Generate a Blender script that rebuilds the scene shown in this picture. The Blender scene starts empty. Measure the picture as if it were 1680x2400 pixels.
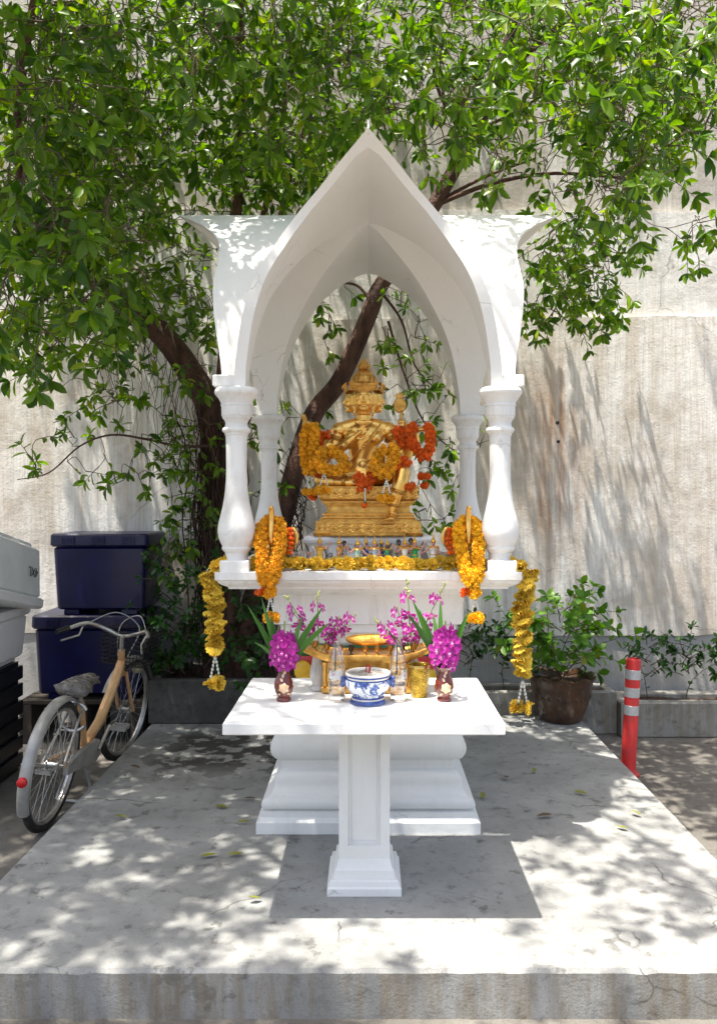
import bpy, bmesh, math, random
import numpy as np
from mathutils import Vector, Matrix, Euler
random.seed(7); rng = np.random.default_rng(7)
R = math.radians
scene = bpy.context.scene
COL = scene.collection

# ------------------------------------------------------------------ camera, sky, sun, exposure
F, CX, CY, CAMH = 1887.0, 863.0, 1172.0, 1.47       # photograph: focal length and vanishing point in its pixels
cam = bpy.data.cameras.new('camera'); cam_o = bpy.data.objects.new('camera', cam); COL.objects.link(cam_o)
cam_o.location = (0, 0, CAMH); cam_o.rotation_euler = (R(90), 0, 0)
cam.sensor_fit = 'VERTICAL'; cam.sensor_height = 36; cam.lens = 36*F/2400
cam.shift_x = -(CX-840)/2400; cam.shift_y = -(1200-CY)/2400
cam.clip_start = .05; cam.clip_end = 800
scene.camera = cam_o
KX, KY = .21, .154                                   # the sun's ray moves this far per metre it falls
w = bpy.data.worlds.new('World'); scene.world = w; w.use_nodes = True
nt = w.node_tree; sky = nt.nodes.new('ShaderNodeTexSky'); sky.sky_type = 'NISHITA'; sky.sun_disc = False; sky.dust_density = 5; sky.ozone_density = .6
el = math.atan2(1, math.hypot(KX, KY)); sky.sun_elevation = el; sky.sun_rotation = math.atan2(-KX, -KY) % (2*math.pi)
nt.links.new(sky.outputs[0], nt.nodes['Background'].inputs[0]); nt.nodes['Background'].inputs[1].default_value = .15
sl = bpy.data.lights.new('sun', 'SUN'); sl.energy = 5.0; sl.angle = R(.53); sl.color = (1, .95, .86)
sun = bpy.data.objects.new('sun', sl); COL.objects.link(sun)
sun.rotation_euler = Vector((KX, KY, -1)).to_track_quat('-Z', 'Y').to_euler(); sun.location = (-2, -1, 9)
vs = scene.view_settings; vs.view_transform = 'Standard'; vs.look = 'None'; vs.exposure = 1.13; vs.gamma = 1; vs.use_curve_mapping = False
scene.cycles.max_bounces = 8; scene.cycles.transparent_max_bounces = 12; scene.cycles.use_denoising = True
scene.cycles.sample_clamp_indirect = 6

def P(x, y, Y): return Vector(((x-CX)*Y/F, Y, CAMH-(y-CY)*Y/F))      # photo pixel + distance -> point
def D(x, y, Y): return P(x*1.04543, y*1.04543, Y)                    # same from the 1607-wide view

# ------------------------------------------------------------------ mesh helpers
WM = {}
class MB:
    def __init__(s): s.v = []; s.f = []; s.m = []
    def add(s, vs_, fs, mi=0, M=None):
        n = len(s.v)
        s.v += [tuple(M @ Vector(q)) if M is not None else tuple(q) for q in vs_]
        s.f += [tuple(i+n for i in f) for f in fs]; s.m += [mi]*len(fs); return s
    def box(s, a, b, mi=0, M=None, bev=0):
        x0, y0, z0 = a; x1, y1, z1 = b
        if bev:
            t = bev; prof = [(0, z0), (t, z0+t)]
            V = []
            for z, k in ((z0, t), (z0+t, 0), (z1-t, 0), (z1, t)):
                xa, xb, ya, yb = x0+k, x1-k, y0+k, y1-k
                c = t-k if False else 0
                V += [(xa, ya, z), (xb, ya, z), (xb, yb, z), (xa, yb, z)]
            Fs = [(3, 2, 1, 0), (12, 13, 14, 15)]
            for r in range(3):
                for k in range(4): Fs.append((r*4+k, r*4+(k+1) % 4, r*4+4+(k+1) % 4, r*4+4+k))
            return s.add(V, Fs, mi, M)
        V = [(x0,y0,z0),(x1,y0,z0),(x1,y1,z0),(x0,y1,z0),(x0,y0,z1),(x1,y0,z1),(x1,y1,z1),(x0,y1,z1)]
        return s.add(V, [(3,2,1,0),(4,5,6,7),(0,1,5,4),(1,2,6,5),(2,3,7,6),(3,0,4,7)], mi, M)
    def lathe(s, prof, seg=28, mi=0, M=None, cap=True, ex=1, ey=1, phase=0):
        """prof: (radius, z[, material]) bottom to top"""
        n = len(s.v); V = []
        for p in prof:
            for k in range(seg):
                a = 2*math.pi*(k+phase)/seg; V.append((p[0]*ex*math.cos(a), p[0]*ey*math.sin(a), p[1]))
        s.v += [tuple(M @ Vector(q)) if M is not None else q for q in V]
        for r in range(len(prof)-1):
            mm = prof[r][2] if len(prof[r]) > 2 else mi
            for k in range(seg):
                k2 = (k+1) % seg; s.f.append((n+r*seg+k, n+r*seg+k2, n+(r+1)*seg+k2, n+(r+1)*seg+k)); s.m.append(mm)
        if cap:
            s.f.append(tuple(n+k for k in reversed(range(seg)))); s.m.append(mi)
            s.f.append(tuple(n+(len(prof)-1)*seg+k for k in range(seg))); s.m.append(prof[-1][2] if len(prof[-1]) > 2 else mi)
        return s
    def sq(s, prof, c=(0, 0), mi=0, M=None):              # square section, (half width, z)
        return s.lathe([(p[0]*math.sqrt(2), *p[1:]) for p in prof], 4, mi, (M or Matrix()) @ Matrix.Translation((c[0], c[1], 0)), phase=.5)
    def ell(s, c, r, seg=16, rings=10, mi=0, M=None):
        prof = [(max(math.sin(math.pi*i/rings), .001), -math.cos(math.pi*i/rings)) for i in range(rings+1)]
        T = (M or Matrix()) @ Matrix.Translation(c) @ Matrix.Diagonal((r[0], r[1], r[2], 1))
        return s.lathe(prof, seg, mi, T)
    def tube(s, pts, rad, seg=8, mi=0, cap=True, flat=1, closed=False, M=None):
        pts = [Vector(p) for p in pts]; N = len(pts)
        if not hasattr(rad, '__len__'): rad = [rad]*N
        n = len(s.v); up = None; rings = []
        for i in range(N):
            a = pts[(i-1) % N] if (i > 0 or closed) else pts[0]; b = pts[(i+1) % N] if (i < N-1 or closed) else pts[-1]
            t = (b-a).normalized() if (b-a).length > 1e-9 else Vector((0, 0, 1))
            if up is None: up = Vector((0, 0, 1)) if abs(t.z) < .9 else Vector((0, 1, 0))
            u = (up - t*up.dot(t)); u = u.normalized() if u.length > 1e-6 else t.orthogonal().normalized()
            up = u; v_ = t.cross(u)
            for k in range(seg):
                an = 2*math.pi*k/seg; q = pts[i] + (v_*math.cos(an) + u*math.sin(an)*flat)*rad[i]
                s.v.append(tuple(M @ q) if M is not None else tuple(q))
        for i in range(N if closed else N-1):
            j = (i+1) % N
            for k in range(seg):
                k2 = (k+1) % seg; s.f.append((n+i*seg+k, n+i*seg+k2, n+j*seg+k2, n+j*seg+k)); s.m.append(mi)
        if cap and not closed:
            s.f.append(tuple(n+k for k in reversed(range(seg)))); s.m.append(mi)
            s.f.append(tuple(n+(N-1)*seg+k for k in range(seg))); s.m.append(mi)
        return s
    def cap(s, pts, rad, seg=12, mi=0, flat=1, M=None):       # capsule chain with rounded ends
        pts = [Vector(p) for p in pts]; rad = list(rad) if hasattr(rad, '__len__') else [rad]*len(pts)
        a, b = (pts[0]-pts[1]).normalized(), (pts[-1]-pts[-2]).normalized(); r0, r1 = rad[0], rad[-1]
        P2 = [pts[0]+a*r0*.95, pts[0]+a*r0*.7] + pts + [pts[-1]+b*r1*.7, pts[-1]+b*r1*.95]
        R2 = [r0*.3, r0*.72] + rad + [r1*.72, r1*.3]
        return s.tube(P2, R2, seg, mi, True, flat, False, M)
    def mesh(s, name, smooth=35):
        me = bpy.data.meshes.new(name); me.from_pydata(s.v, [], s.f)
        if s.m and max(s.m) > 0: me.polygons.foreach_set('material_index', s.m)
        me.validate(); me.update()
        if smooth is not None:
            me.polygons.foreach_set('use_smooth', [True]*len(me.polygons))
            if smooth < 179: me.set_sharp_from_angle(angle=R(smooth))
        return me
    def build(s, name, mats, parent=None, world=False, smooth=35, loc=None):
        return put(name, s.mesh(name, smooth), mats, parent, world, loc)
def put(name, me, mats=None, parent=None, world=False, loc=None, M=None):
    o = bpy.data.objects.new(name, me); COL.objects.link(o)
    if mats is not None and not me.materials:
        for m_ in (mats if isinstance(mats, (list, tuple)) else [mats]): me.materials.append(m_)
    if parent is not None:
        o.parent = parent
        if world: o.matrix_parent_inverse = WM[parent].inverted()
    L = M if M is not None else (Matrix.Translation(loc) if loc is not None else Matrix())
    if M is not None or loc is not None: o.matrix_basis = L
    WM[o] = L if (parent is None or world) else WM[parent] @ L
    return o
def thing(name, label, cat, loc=(0, 0, 0), rot=(0, 0, 0), group=None):
    o = bpy.data.objects.new(name, None); COL.objects.link(o); o.empty_display_size = .05
    o.location = loc; o.rotation_euler = rot; WM[o] = Matrix.LocRotScale(Vector(loc), Euler(rot), None)
    return tag(o, label, cat, group)
def tag(o, label=None, cat=None, group=None, kind=None):
    if label: o['label'] = label
    if cat: o['category'] = cat
    if group: o['group'] = group
    if kind: o['kind'] = kind
    return o
def finish(mb, voxel, it=3, name='m', fac=.5):                # weld overlapping shapes to one continuous skin
    me = mb.mesh(name, None); o = bpy.data.objects.new('tmp', me); COL.objects.link(o)
    r = o.modifiers.new('r', 'REMESH'); r.mode = 'VOXEL'; r.voxel_size = voxel
    if it: q = o.modifiers.new('s', 'SMOOTH'); q.iterations = it; q.factor = fac
    dg = bpy.context.evaluated_depsgraph_get(); dg.update()
    out = bpy.data.meshes.new_from_object(o.evaluated_get(dg)); out.name = name
    bpy.data.objects.remove(o); bpy.data.meshes.remove(me)
    out.polygons.foreach_set('use_smooth', [True]*len(out.polygons)); out.materials.clear()
    return out
def curve(pts, n=8, closed=False):                            # Catmull-Rom through points
    p = [Vector(q) for q in pts]; out = []; N = len(p)
    for i in range(N if closed else N-1):
        g = lambda k: p[k % N] if closed else p[min(max(k, 0), N-1)]
        a, b, c, d = g(i-1), g(i), g(i+1), g(i+2)
        for k in range(n):
            t = k/n; out.append(.5*((2*b)+(c-a)*t+(2*a-5*b+4*c-d)*t*t+(3*b-a-3*c+d)*t**3))
    if not closed: out.append(p[-1])
    return out
def hermite(xs, ys):
    xs, ys = np.array(xs, float), np.array(ys, float); m = np.gradient(ys, xs)
    def f(x):
        i = int(np.clip(np.searchsorted(xs, x)-1, 0, len(xs)-2)); h = xs[i+1]-xs[i]; t = min(max((x-xs[i])/h, 0), 1)
        return float((2*t**3-3*t*t+1)*ys[i]+(t**3-2*t*t+t)*h*m[i]+(-2*t**3+3*t*t)*ys[i+1]+(t**3-t*t)*h*m[i+1])
    return f

# ------------------------------------------------------------------ materials
def nodes(name):
    m = bpy.data.materials.new(name); m.use_nodes = True; return m, m.node_tree.nodes, m.node_tree.links
def N_(nd, t, **kw):
    n = nd.new(t)
    for k, v in kw.items(): setattr(n, k, v)
    return n
def noise(nd, lk, coord, scale, detail=5, rough=.6, stretch=None):
    n = nd.new('ShaderNodeTexNoise'); n.inputs['Scale'].default_value = scale; n.inputs['Detail'].default_value = detail; n.inputs['Roughness'].default_value = rough
    if stretch:
        mp = nd.new('ShaderNodeMapping'); mp.inputs['Scale'].default_value = stretch; lk.new(coord, mp.inputs[0]); coord = mp.outputs[0]
    lk.new(coord, n.inputs['Vector']); return n.outputs['Fac']
def ramp(nd, lk, f, a, b, c0=(0, 0, 0, 1), c1=(1, 1, 1, 1)):
    r = nd.new('ShaderNodeValToRGB'); r.color_ramp.elements[0].position = a; r.color_ramp.elements[1].position = b
    r.color_ramp.elements[0].color = c0; r.color_ramp.elements[1].color = c1; lk.new(f, r.inputs[0]); return r.outputs[0]
def mix(nd, lk, f, a, b, mode='MIX'):
    n = nd.new('ShaderNodeMix'); n.data_type = 'RGBA'; n.blend_type = mode
    for s_, v in ((0, f), (6, a), (7, b)):
        if isinstance(v, (int, float)): n.inputs[s_].default_value = v
        elif isinstance(v, (tuple, list)): n.inputs[s_].default_value = (*v, 1) if len(v) == 3 else v
        else: lk.new(v, n.inputs[s_])
    return n.outputs[2]
def mth(nd, lk, op, a, b=None):
    n = nd.new('ShaderNodeMath'); n.operation = op
    for i, v in enumerate((a, b)):
        if v is None: continue
        if isinstance(v, (int, float)): n.inputs[i].default_value = v
        else: lk.new(v, n.inputs[i])
    return n.outputs[0]
def bump(nd, lk, h, st, dist=.01):
    b = nd.new('ShaderNodeBump'); b.inputs['Strength'].default_value = st; b.inputs['Distance'].default_value = dist; lk.new(h, b.inputs['Height']); return b.outputs[0]
def pm(name, c1, c2=None, scale=20, rough=.6, metal=0, bst=0, bscale=60, bdist=.004, lo=.35, hi=.65, stretch=None, world=False, rvar=0, spec=None, sheen=0, coat=0):
    m, nd, lk = nodes(name); b = nd['Principled BSDF']
    co = N_(nd, 'ShaderNodeNewGeometry').outputs['Position'] if world else N_(nd, 'ShaderNodeTexCoord').outputs['Object']
    b.inputs['Base Color'].default_value = (*c1, 1); b.inputs['Roughness'].default_value = rough; b.inputs['Metallic'].default_value = metal
    if c2:
        f = ramp(nd, lk, noise(nd, lk, co, scale, stretch=stretch), lo, hi); c = mix(nd, lk, f, c1, c2)
        if rvar:
            ri = N_(nd, 'ShaderNodeObjectInfo').outputs['Random']; hs = nd.new('ShaderNodeHueSaturation')
            lk.new(mth(nd, lk, 'MULTIPLY_ADD', ri, rvar), hs.inputs['Value']); hs.inputs['Value'].links[0].from_node.inputs[2].default_value = 1-rvar/2
            lk.new(c, hs.inputs['Color']); c = hs.outputs[0]
        lk.new(c, b.inputs['Base Color'])
    if bst: lk.new(bump(nd, lk, noise(nd, lk, co, bscale), bst, bdist), b.inputs['Normal'])
    if spec is not None: b.inputs['Specular IOR Level'].default_value = spec
    if coat: b.inputs['Coat Weight'].default_value = coat
    return m
def leafmat(name, c1, c2, trans=.35, rough=.38, yel=None):
    m, nd, lk = nodes(name); b = nd['Principled BSDF']; out = nd['Material Output']
    g = N_(nd, 'ShaderNodeNewGeometry'); oi = N_(nd, 'ShaderNodeObjectInfo')
    r_ = mth(nd, lk, 'FRACT', mth(nd, lk, 'ADD', g.outputs['Random Per Island'], oi.outputs['Random']))
    c = mix(nd, lk, r_, c1, c2)
    if yel: c = mix(nd, lk, mth(nd, lk, 'GREATER_THAN', r_, .95), c, yel)
    lk.new(c, b.inputs['Base Color']); b.inputs['Roughness'].default_value = rough; b.inputs['Specular IOR Level'].default_value = .4
    t = nd.new('ShaderNodeBsdfTranslucent'); lk.new(mix(nd, lk, 1, c, (1.0, .95, .35), 'MULTIPLY'), t.inputs[0])
    hs = nd.new('ShaderNodeHueSaturation'); hs.inputs['Value'].default_value = 2.2; hs.inputs['Saturation'].default_value = 1.1
    lk.new(c, hs.inputs['Color']); lk.new(hs.outputs[0], t.inputs[0])
    ms = nd.new('ShaderNodeMixShader'); ms.inputs[0].default_value = trans
    lk.new(b.outputs[0], ms.inputs[1]); lk.new(t.outputs[0], ms.inputs[2]); lk.new(ms.outputs[0], out.inputs[0]); return m

def plaster_mat(name, base, dirt, amount=.5):
    m, nd, lk = nodes(name); b = nd['Principled BSDF']; co = N_(nd, 'ShaderNodeNewGeometry').outputs['Position']
    st = ramp(nd, lk, noise(nd, lk, co, 9, 6, .65, (3, 3, .35)), .52, .78)
    bl = ramp(nd, lk, noise(nd, lk, co, 3.2, 6, .7), .5, .75)
    f = mth(nd, lk, 'MULTIPLY', mth(nd, lk, 'MAXIMUM', st, bl), amount)
    c = mix(nd, lk, f, base, dirt); sp = ramp(nd, lk, noise(nd, lk, co, 90, 3, .6), .70, .74)
    c = mix(nd, lk, mth(nd, lk, 'MULTIPLY', sp, .35), c, (.35, .32, .27))
    v = nd.new('ShaderNodeTexVoronoi'); v.feature = 'DISTANCE_TO_EDGE'; v.inputs['Scale'].default_value = 3.2
    dn = nd.new('ShaderNodeTexNoise'); dn.inputs['Scale'].default_value = 7; dn.inputs['Detail'].default_value = 5; lk.new(co, dn.inputs['Vector']); lk.new(mix(nd, lk, .12, co, dn.outputs['Color']), v.inputs['Vector'])
    ck = mth(nd, lk, 'MULTIPLY', ramp(nd, lk, v.outputs['Distance'], .0, .005, (1, 1, 1, 1), (0, 0, 0, 1)), ramp(nd, lk, noise(nd, lk, co, 2.3, 3), .56, .62))
    c = mix(nd, lk, mth(nd, lk, 'MULTIPLY', ck, .6), c, (.30, .27, .22))
    lk.new(c, b.inputs['Base Color']); b.inputs['Roughness'].default_value = .6
    h = mth(nd, lk, 'ADD', noise(nd, lk, co, 26, 4, .55), mth(nd, lk, 'MULTIPLY', noise(nd, lk, co, 160, 3), .35))
    lk.new(bump(nd, lk, h, .22, .006), b.inputs['Normal']); return m

def concrete_mat(name, base, dark, light, wet=False, seams=False, front=False):
    m, nd, lk = nodes(name); b = nd['Principled BSDF']; ge = N_(nd, 'ShaderNodeNewGeometry'); co = ge.outputs['Position']
    n1 = noise(nd, lk, co, 2.2, 8, .68); n2 = noise(nd, lk, co, 14, 6, .7); n3 = noise(nd, lk, co, 120, 3, .6)
    c = mix(nd, lk, ramp(nd, lk, n1, .38, .66), base, light)
    c = mix(nd, lk, mth(nd, lk, 'MULTIPLY', ramp(nd, lk, n2, .52, .70), .6), c, dark)
    c = mix(nd, lk, mth(nd, lk, 'MULTIPLY', ramp(nd, lk, n3, .60, .72), .45), c, dark)
    rg = .85
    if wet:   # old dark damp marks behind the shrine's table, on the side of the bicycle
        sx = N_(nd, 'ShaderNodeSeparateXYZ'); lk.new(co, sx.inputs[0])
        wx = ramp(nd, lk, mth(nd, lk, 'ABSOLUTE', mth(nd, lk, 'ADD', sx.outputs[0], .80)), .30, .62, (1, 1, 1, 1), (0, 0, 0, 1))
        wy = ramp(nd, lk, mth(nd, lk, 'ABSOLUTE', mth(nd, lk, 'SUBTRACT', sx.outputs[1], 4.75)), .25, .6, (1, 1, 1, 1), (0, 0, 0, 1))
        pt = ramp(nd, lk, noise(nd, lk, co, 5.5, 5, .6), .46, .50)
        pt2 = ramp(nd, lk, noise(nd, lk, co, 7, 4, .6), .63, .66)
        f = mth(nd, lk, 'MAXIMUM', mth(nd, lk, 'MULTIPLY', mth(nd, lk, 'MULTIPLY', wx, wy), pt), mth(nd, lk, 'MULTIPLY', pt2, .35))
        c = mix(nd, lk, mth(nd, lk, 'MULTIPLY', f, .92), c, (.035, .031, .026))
    v = nd.new('ShaderNodeTexVoronoi'); v.feature = 'DISTANCE_TO_EDGE'; v.inputs['Scale'].default_value = 1.1
    dn = nd.new('ShaderNodeTexNoise'); dn.inputs['Scale'].default_value = 4; dn.inputs['Detail'].default_value = 6; lk.new(co, dn.inputs['Vector']); lk.new(mix(nd, lk, .16, co, dn.outputs['Color']), v.inputs['Vector'])
    ck = mth(nd, lk, 'MULTIPLY', ramp(nd, lk, v.outputs['Distance'], .0, .0045, (1, 1, 1, 1), (0, 0, 0, 1)), ramp(nd, lk, noise(nd, lk, co, 1.7, 3), .5, .56))
    c = mix(nd, lk, mth(nd, lk, 'MULTIPLY', ck, .75), c, (.04, .037, .03))
    gr = ramp(nd, lk, noise(nd, lk, co, 320, 2, .5), .30, .72); c = mix(nd, lk, .35, c, mix(nd, lk, gr, dark, light), 'OVERLAY')
    if front:  # run-down stains on the edge of the slab
        st = ramp(nd, lk, noise(nd, lk, co, 5, 6, .7, (4, 4, .5)), .42, .68)
        sn = N_(nd, 'ShaderNodeSeparateXYZ'); lk.new(ge.outputs['Normal'], sn.inputs[0])
        f = mth(nd, lk, 'MULTIPLY', mth(nd, lk, 'LESS_THAN', sn.outputs[2], .5), st)
        c = mix(nd, lk, mth(nd, lk, 'MULTIPLY', f, .75), c, (.17, .13, .075))
    lk.new(c, b.inputs['Base Color']); b.inputs['Roughness'].default_value = rg
    h = mth(nd, lk, 'ADD', mth(nd, lk, 'MULTIPLY', n2, .8), mth(nd, lk, 'MULTIPLY', n3, .5))
    lk.new(bump(nd, lk, h, .35, .008), b.inputs['Normal']); return m

def wall_mat(name, base, brown, grey, brownness, crack=True, rust=False):
    m, nd, lk = nodes(name); b = nd['Principled BSDF']; co = N_(nd, 'ShaderNodeNewGeometry').outputs['Position']
    st = ramp(nd, lk, noise(nd, lk, co, 2.6, 7, .62, (2.4, 1, .16)), .44, .68)
    fs = ramp(nd, lk, noise(nd, lk, co, 11, 6, .7, (3, 1, .10)), .48, .66)
    bl = ramp(nd, lk, noise(nd, lk, co, 1.1, 8, .72), .47, .58)
    c = mix(nd, lk, mth(nd, lk, 'MULTIPLY', st, brownness), base, brown)
    c = mix(nd, lk, mth(nd, lk, 'MULTIPLY', fs, .45), c, grey)
    f2 = ramp(nd, lk, noise(nd, lk, co, 34, 8, .75, (2.2, 1, .09)), .50, .60); c = mix(nd, lk, mth(nd, lk, 'MULTIPLY', f2, .35), c, brown)
    c = mix(nd, lk, mth(nd, lk, 'MULTIPLY', ramp(nd, lk, noise(nd, lk, co, 130, 4, .7), .55, .68), .35), c, grey)
    c = mix(nd, lk, mth(nd, lk, 'MULTIPLY', bl, .7), c, mix(nd, lk, .5, brown, grey))
    if rust:
        sx = N_(nd, 'ShaderNodeSeparateXYZ'); lk.new(co, sx.inputs[0])
        wx = ramp(nd, lk, mth(nd, lk, 'ABSOLUTE', mth(nd, lk, 'SUBTRACT', sx.outputs[0], 1.36)), .06, .32, (1, 1, 1, 1), (0, 0, 0, 1))
        wz = ramp(nd, lk, mth(nd, lk, 'ABSOLUTE', mth(nd, lk, 'SUBTRACT', sx.outputs[2], 1.75)), .35, 1.0, (1, 1, 1, 1), (0, 0, 0, 1))
        f = mth(nd, lk, 'MULTIPLY', mth(nd, lk, 'MULTIPLY', wx, wz), ramp(nd, lk, noise(nd, lk, co, 7, 6, .65, (3, 1, .2)), .35, .65))
        c = mix(nd, lk, mth(nd, lk, 'MULTIPLY', f, .8), c, (.34, .17, .075))
    if crack:
        v = nd.new('ShaderNodeTexVoronoi'); v.feature = 'DISTANCE_TO_EDGE'; v.inputs['Scale'].default_value = 2.1
        dn = nd.new('ShaderNodeTexNoise'); dn.inputs['Scale'].default_value = 5; lk.new(co, dn.inputs['Vector'])
        lk.new(mix(nd, lk, .12, co, dn.outputs['Color']), v.inputs['Vector'])
        cr = mth(nd, lk, 'MULTIPLY', ramp(nd, lk, v.outputs['Distance'], .0, .006, (1, 1, 1, 1), (0, 0, 0, 1)), ramp(nd, lk, noise(nd, lk, co, 1.3, 3), .5, .6))
        c = mix(nd, lk, mth(nd, lk, 'MULTIPLY', cr, .6), c, (.12, .10, .08))
    lk.new(c, b.inputs['Base Color']); b.inputs['Roughness'].default_value = .8
    h = mth(nd, lk, 'ADD', noise(nd, lk, co, 9, 6, .6), mth(nd, lk, 'MULTIPLY', noise(nd, lk, co, 70, 4, .6), .4))
    lk.new(bump(nd, lk, h, .45, .012), b.inputs['Normal']); return m

M_ = {}
M_['white'] = plaster_mat('white_plaster', (.82, .81, .78), (.50, .46, .39), .6)
M_['canopy'] = plaster_mat('canopy_paint', (.85, .835, .80), (.74, .71, .65), .25)
M_['white_clean'] = plaster_mat('white_paint', (.76, .765, .75), (.58, .57, .53), .35)
M_['platform'] = concrete_mat('platform_concrete', (.27, .272, .262), (.095, .092, .084), (.40, .40, .385), wet=True, front=True)
M_['ground'] = concrete_mat('yard_concrete', (.15, .138, .12), (.06, .053, .045), (.23, .215, .19))
M_['planter'] = concrete_mat('planter_concrete', (.24, .23, .20), (.03, .028, .022), (.42, .41, .38), front=True)
M_['planter_dark'] = concrete_mat('planter_mossy', (.075, .072, .064), (.014, .013, .011), (.17, .165, .15))
M_['wall_low'] = wall_mat('wall_skirt', (.40, .405, .40), (.36, .33, .29), (.30, .305, .305), .35, rust=False)
M_['wall_main'] = wall_mat('wall_main', (.80, .78, .735), (.40, .295, .185), (.46, .445, .405), .62, rust=True)
M_['wall_mid'] = wall_mat('wall_mid', (.76, .755, .73), (.52, .46, .38), (.46, .45, .43), .35)
M_['wall_top'] = wall_mat('wall_top', (.58, .56, .52), (.34, .29, .22), (.22, .21, .19), .7)
M_['gold'] = pm('gold_paint', (.95, .60, .17), (.84, .48, .12), 9, .30, .95, .12, 45, .004)
M_['gold_orn'] = pm('gold_carved', (.78, .45, .11), (.46, .23, .05), 22, .36, .9, .6, 70, .006)
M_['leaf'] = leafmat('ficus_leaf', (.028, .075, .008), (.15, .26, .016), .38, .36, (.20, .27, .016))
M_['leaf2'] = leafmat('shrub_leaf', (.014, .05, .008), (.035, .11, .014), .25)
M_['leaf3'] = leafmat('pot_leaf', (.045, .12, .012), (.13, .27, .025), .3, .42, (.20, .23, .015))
M_['bark'] = pm('bark', (.045, .020, .014), (.125, .060, .040), 14, .85, 0, .9, 40, .02, stretch=(1, 1, .35), world=True)
M_['root'] = pm('aerial_root', (.030, .015, .011), (.065, .032, .022), 20, .9, 0, .4, 60)
M_['twig'] = pm('twig_bark', (.06, .042, .025), (.11, .075, .045), 20, .8)
M_['soil'] = pm('soil', (.045, .025, .016), (.10, .055, .035), 30, .95, 0, 1, 40, .03, world=True)
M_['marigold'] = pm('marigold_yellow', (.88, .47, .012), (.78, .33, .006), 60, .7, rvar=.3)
M_['marigold_sun'] = pm('marigold_sunlit', (.93, .58, .010), (.88, .42, .006), 60, .7, rvar=.25)  # lit copy of the yellow: sunlight put into the petal colour
M_['orange'] = pm('marigold_orange', (.88, .19, .010), (.74, .11, .006), 60, .7, rvar=.3)
M_['dryyellow'] = pm('faded_yellow_petals', (.80, .57, .05), (.60, .36, .025), 2.2, .75, rvar=.4)
M_['string'] = pm('white_flower_string', (.78, .78, .72), (.55, .58, .48), 90, .7)
M_['stemgreen'] = pm('green_calyx', (.10, .14, .05), (.16, .16, .07), 60, .7)

# ------------------------------------------------------------------ the setting: ground, slab, wall, planters
g = MB().add([(-60, -60, -.155), (60, -60, -.155), (60, 60, -.155), (-60, 60, -.155)], [(0, 1, 2, 3)])
tag(g.build('ground', M_['ground']), kind='structure')
mb = MB()
n = 60
def jag(k, s): return .0025*math.sin(k*1.7+s)+.0025*math.sin(k*4.1+s*2)+(.010 if k % 37 == 11 else 0)
top, low = [], []
ring = [(-1.43+2.86*i/n, 2.52) for i in range(n)] + [(1.43, 2.52+2.98*i/n) for i in range(n)] + [(1.43-2.86*i/n, 5.5) for i in range(n)] + [(-1.43, 5.5-2.98*i/n) for i in range(n)]
Vv = []
for k, (x, y) in enumerate(ring):
    j = jag(k, 1); Vv.append((x*(1+j*.4), y-j*.6, -.16))
for k, (x, y) in enumerate(ring):
    j = jag(k, 3); Vv.append((x*(1+j*.4), y-j*.6, -.012))
for k, (x, y) in enumerate(ring):
    Vv.append((x-math.copysign(.010, x)*(abs(x) > 1.42), y+(.010 if y < 2.53 else -.010 if y > 5.49 else 0), 0))
q = len(ring); Ff = []
for r in range(2):
    for k in range(q): Ff.append((r*q+k, r*q+(k+1) % q, (r+1)*q+(k+1) % q, (r+1)*q+k))
Ff.append(tuple(2*q+k for k in range(q))); mb.add(Vv, Ff)
tag(mb.build('concrete_platform', M_['platform'], smooth=30), kind='structure')

WALLY = 5.9
wall = thing('boundary_wall', 'tall weathered concrete wall with brown rain streaks behind the shrine and tree', 'wall', (0, WALLY+.1, -.155))
def lift(name, z0, z1, front, mat, amp=.012, seed=1):
    nx, nz = 90, 14; V = []; Fq = []; rr = np.random.default_rng(seed); e0 = np.cumsum(rr.normal(0, amp*.4, nx+1)); e1 = np.cumsum(rr.normal(0, amp*.4, nx+1))
    e0 = (e0-np.linspace(e0[0], e0[-1], nx+1)).clip(-amp*1.5, amp*1.5); e1 = (e1-np.linspace(e1[0], e1[-1], nx+1)).clip(-amp*1.5, amp*1.5)
    for j in range(nz+1):
        for i in range(nx+1):
            x = -9+18*i/nx; t = j/nz; z = z0+(z1-z0)*t+(e0[i] if z0 > -.1 else 0)*(1-t)+(e1[i] if z1 < 7 else 0)*t
            V.append((x, WALLY+front+.006*math.sin(x*2.3+z*1.1)+.004*math.sin(x*5+z*3+seed), z))
    k = len(V)
    for i in range(nx+1): V.append((V[nz*(nx+1)+i][0], WALLY+.25, V[nz*(nx+1)+i][2]))
    for i in range(nx+1): V.append((V[i][0], WALLY+.25, V[i][2]))
    for j in range(nz):
        for i in range(nx): a = j*(nx+1)+i; Fq.append((a, a+1, a+nx+2, a+nx+1))
    for i in range(nx):
        a = nz*(nx+1)+i; Fq.append((a, a+1, k+i+1, k+i)); Fq.append((i+1, i, k+nx+1+i, k+nx+2+i))
    o = MB().add(V, Fq).build(name, mat, wall, True, 40); return o
lift('wall_skirt', -.16, .53, .016, M_['wall_low'], .02, 3)
lift('wall_panel', .50, 2.80, 0, M_['wall_main'], .016, 5)
lift('wall_panel', 2.785, 3.61, .036, M_['wall_mid'], .010, 8)
lift('wall_panel', 3.60, 7.2, .075, M_['wall_top'], .014, 11)
hole = pm('hole_shade', (.02, .012, .01), None)  # dark raised discs: the shade inside the holes is put into the colour
for (x, y) in ((1305, 991), (1307, 1035)):
    p = P(x, y, WALLY); MB().lathe([(.013, 0), (.015, .006), (.008, .012)], 10, 0, Matrix.Translation((p.x, WALLY-.001, p.z)) @ Matrix.Rotation(R(90), 4, 'X')).build('bolt_hole', hole, wall, True)

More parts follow.
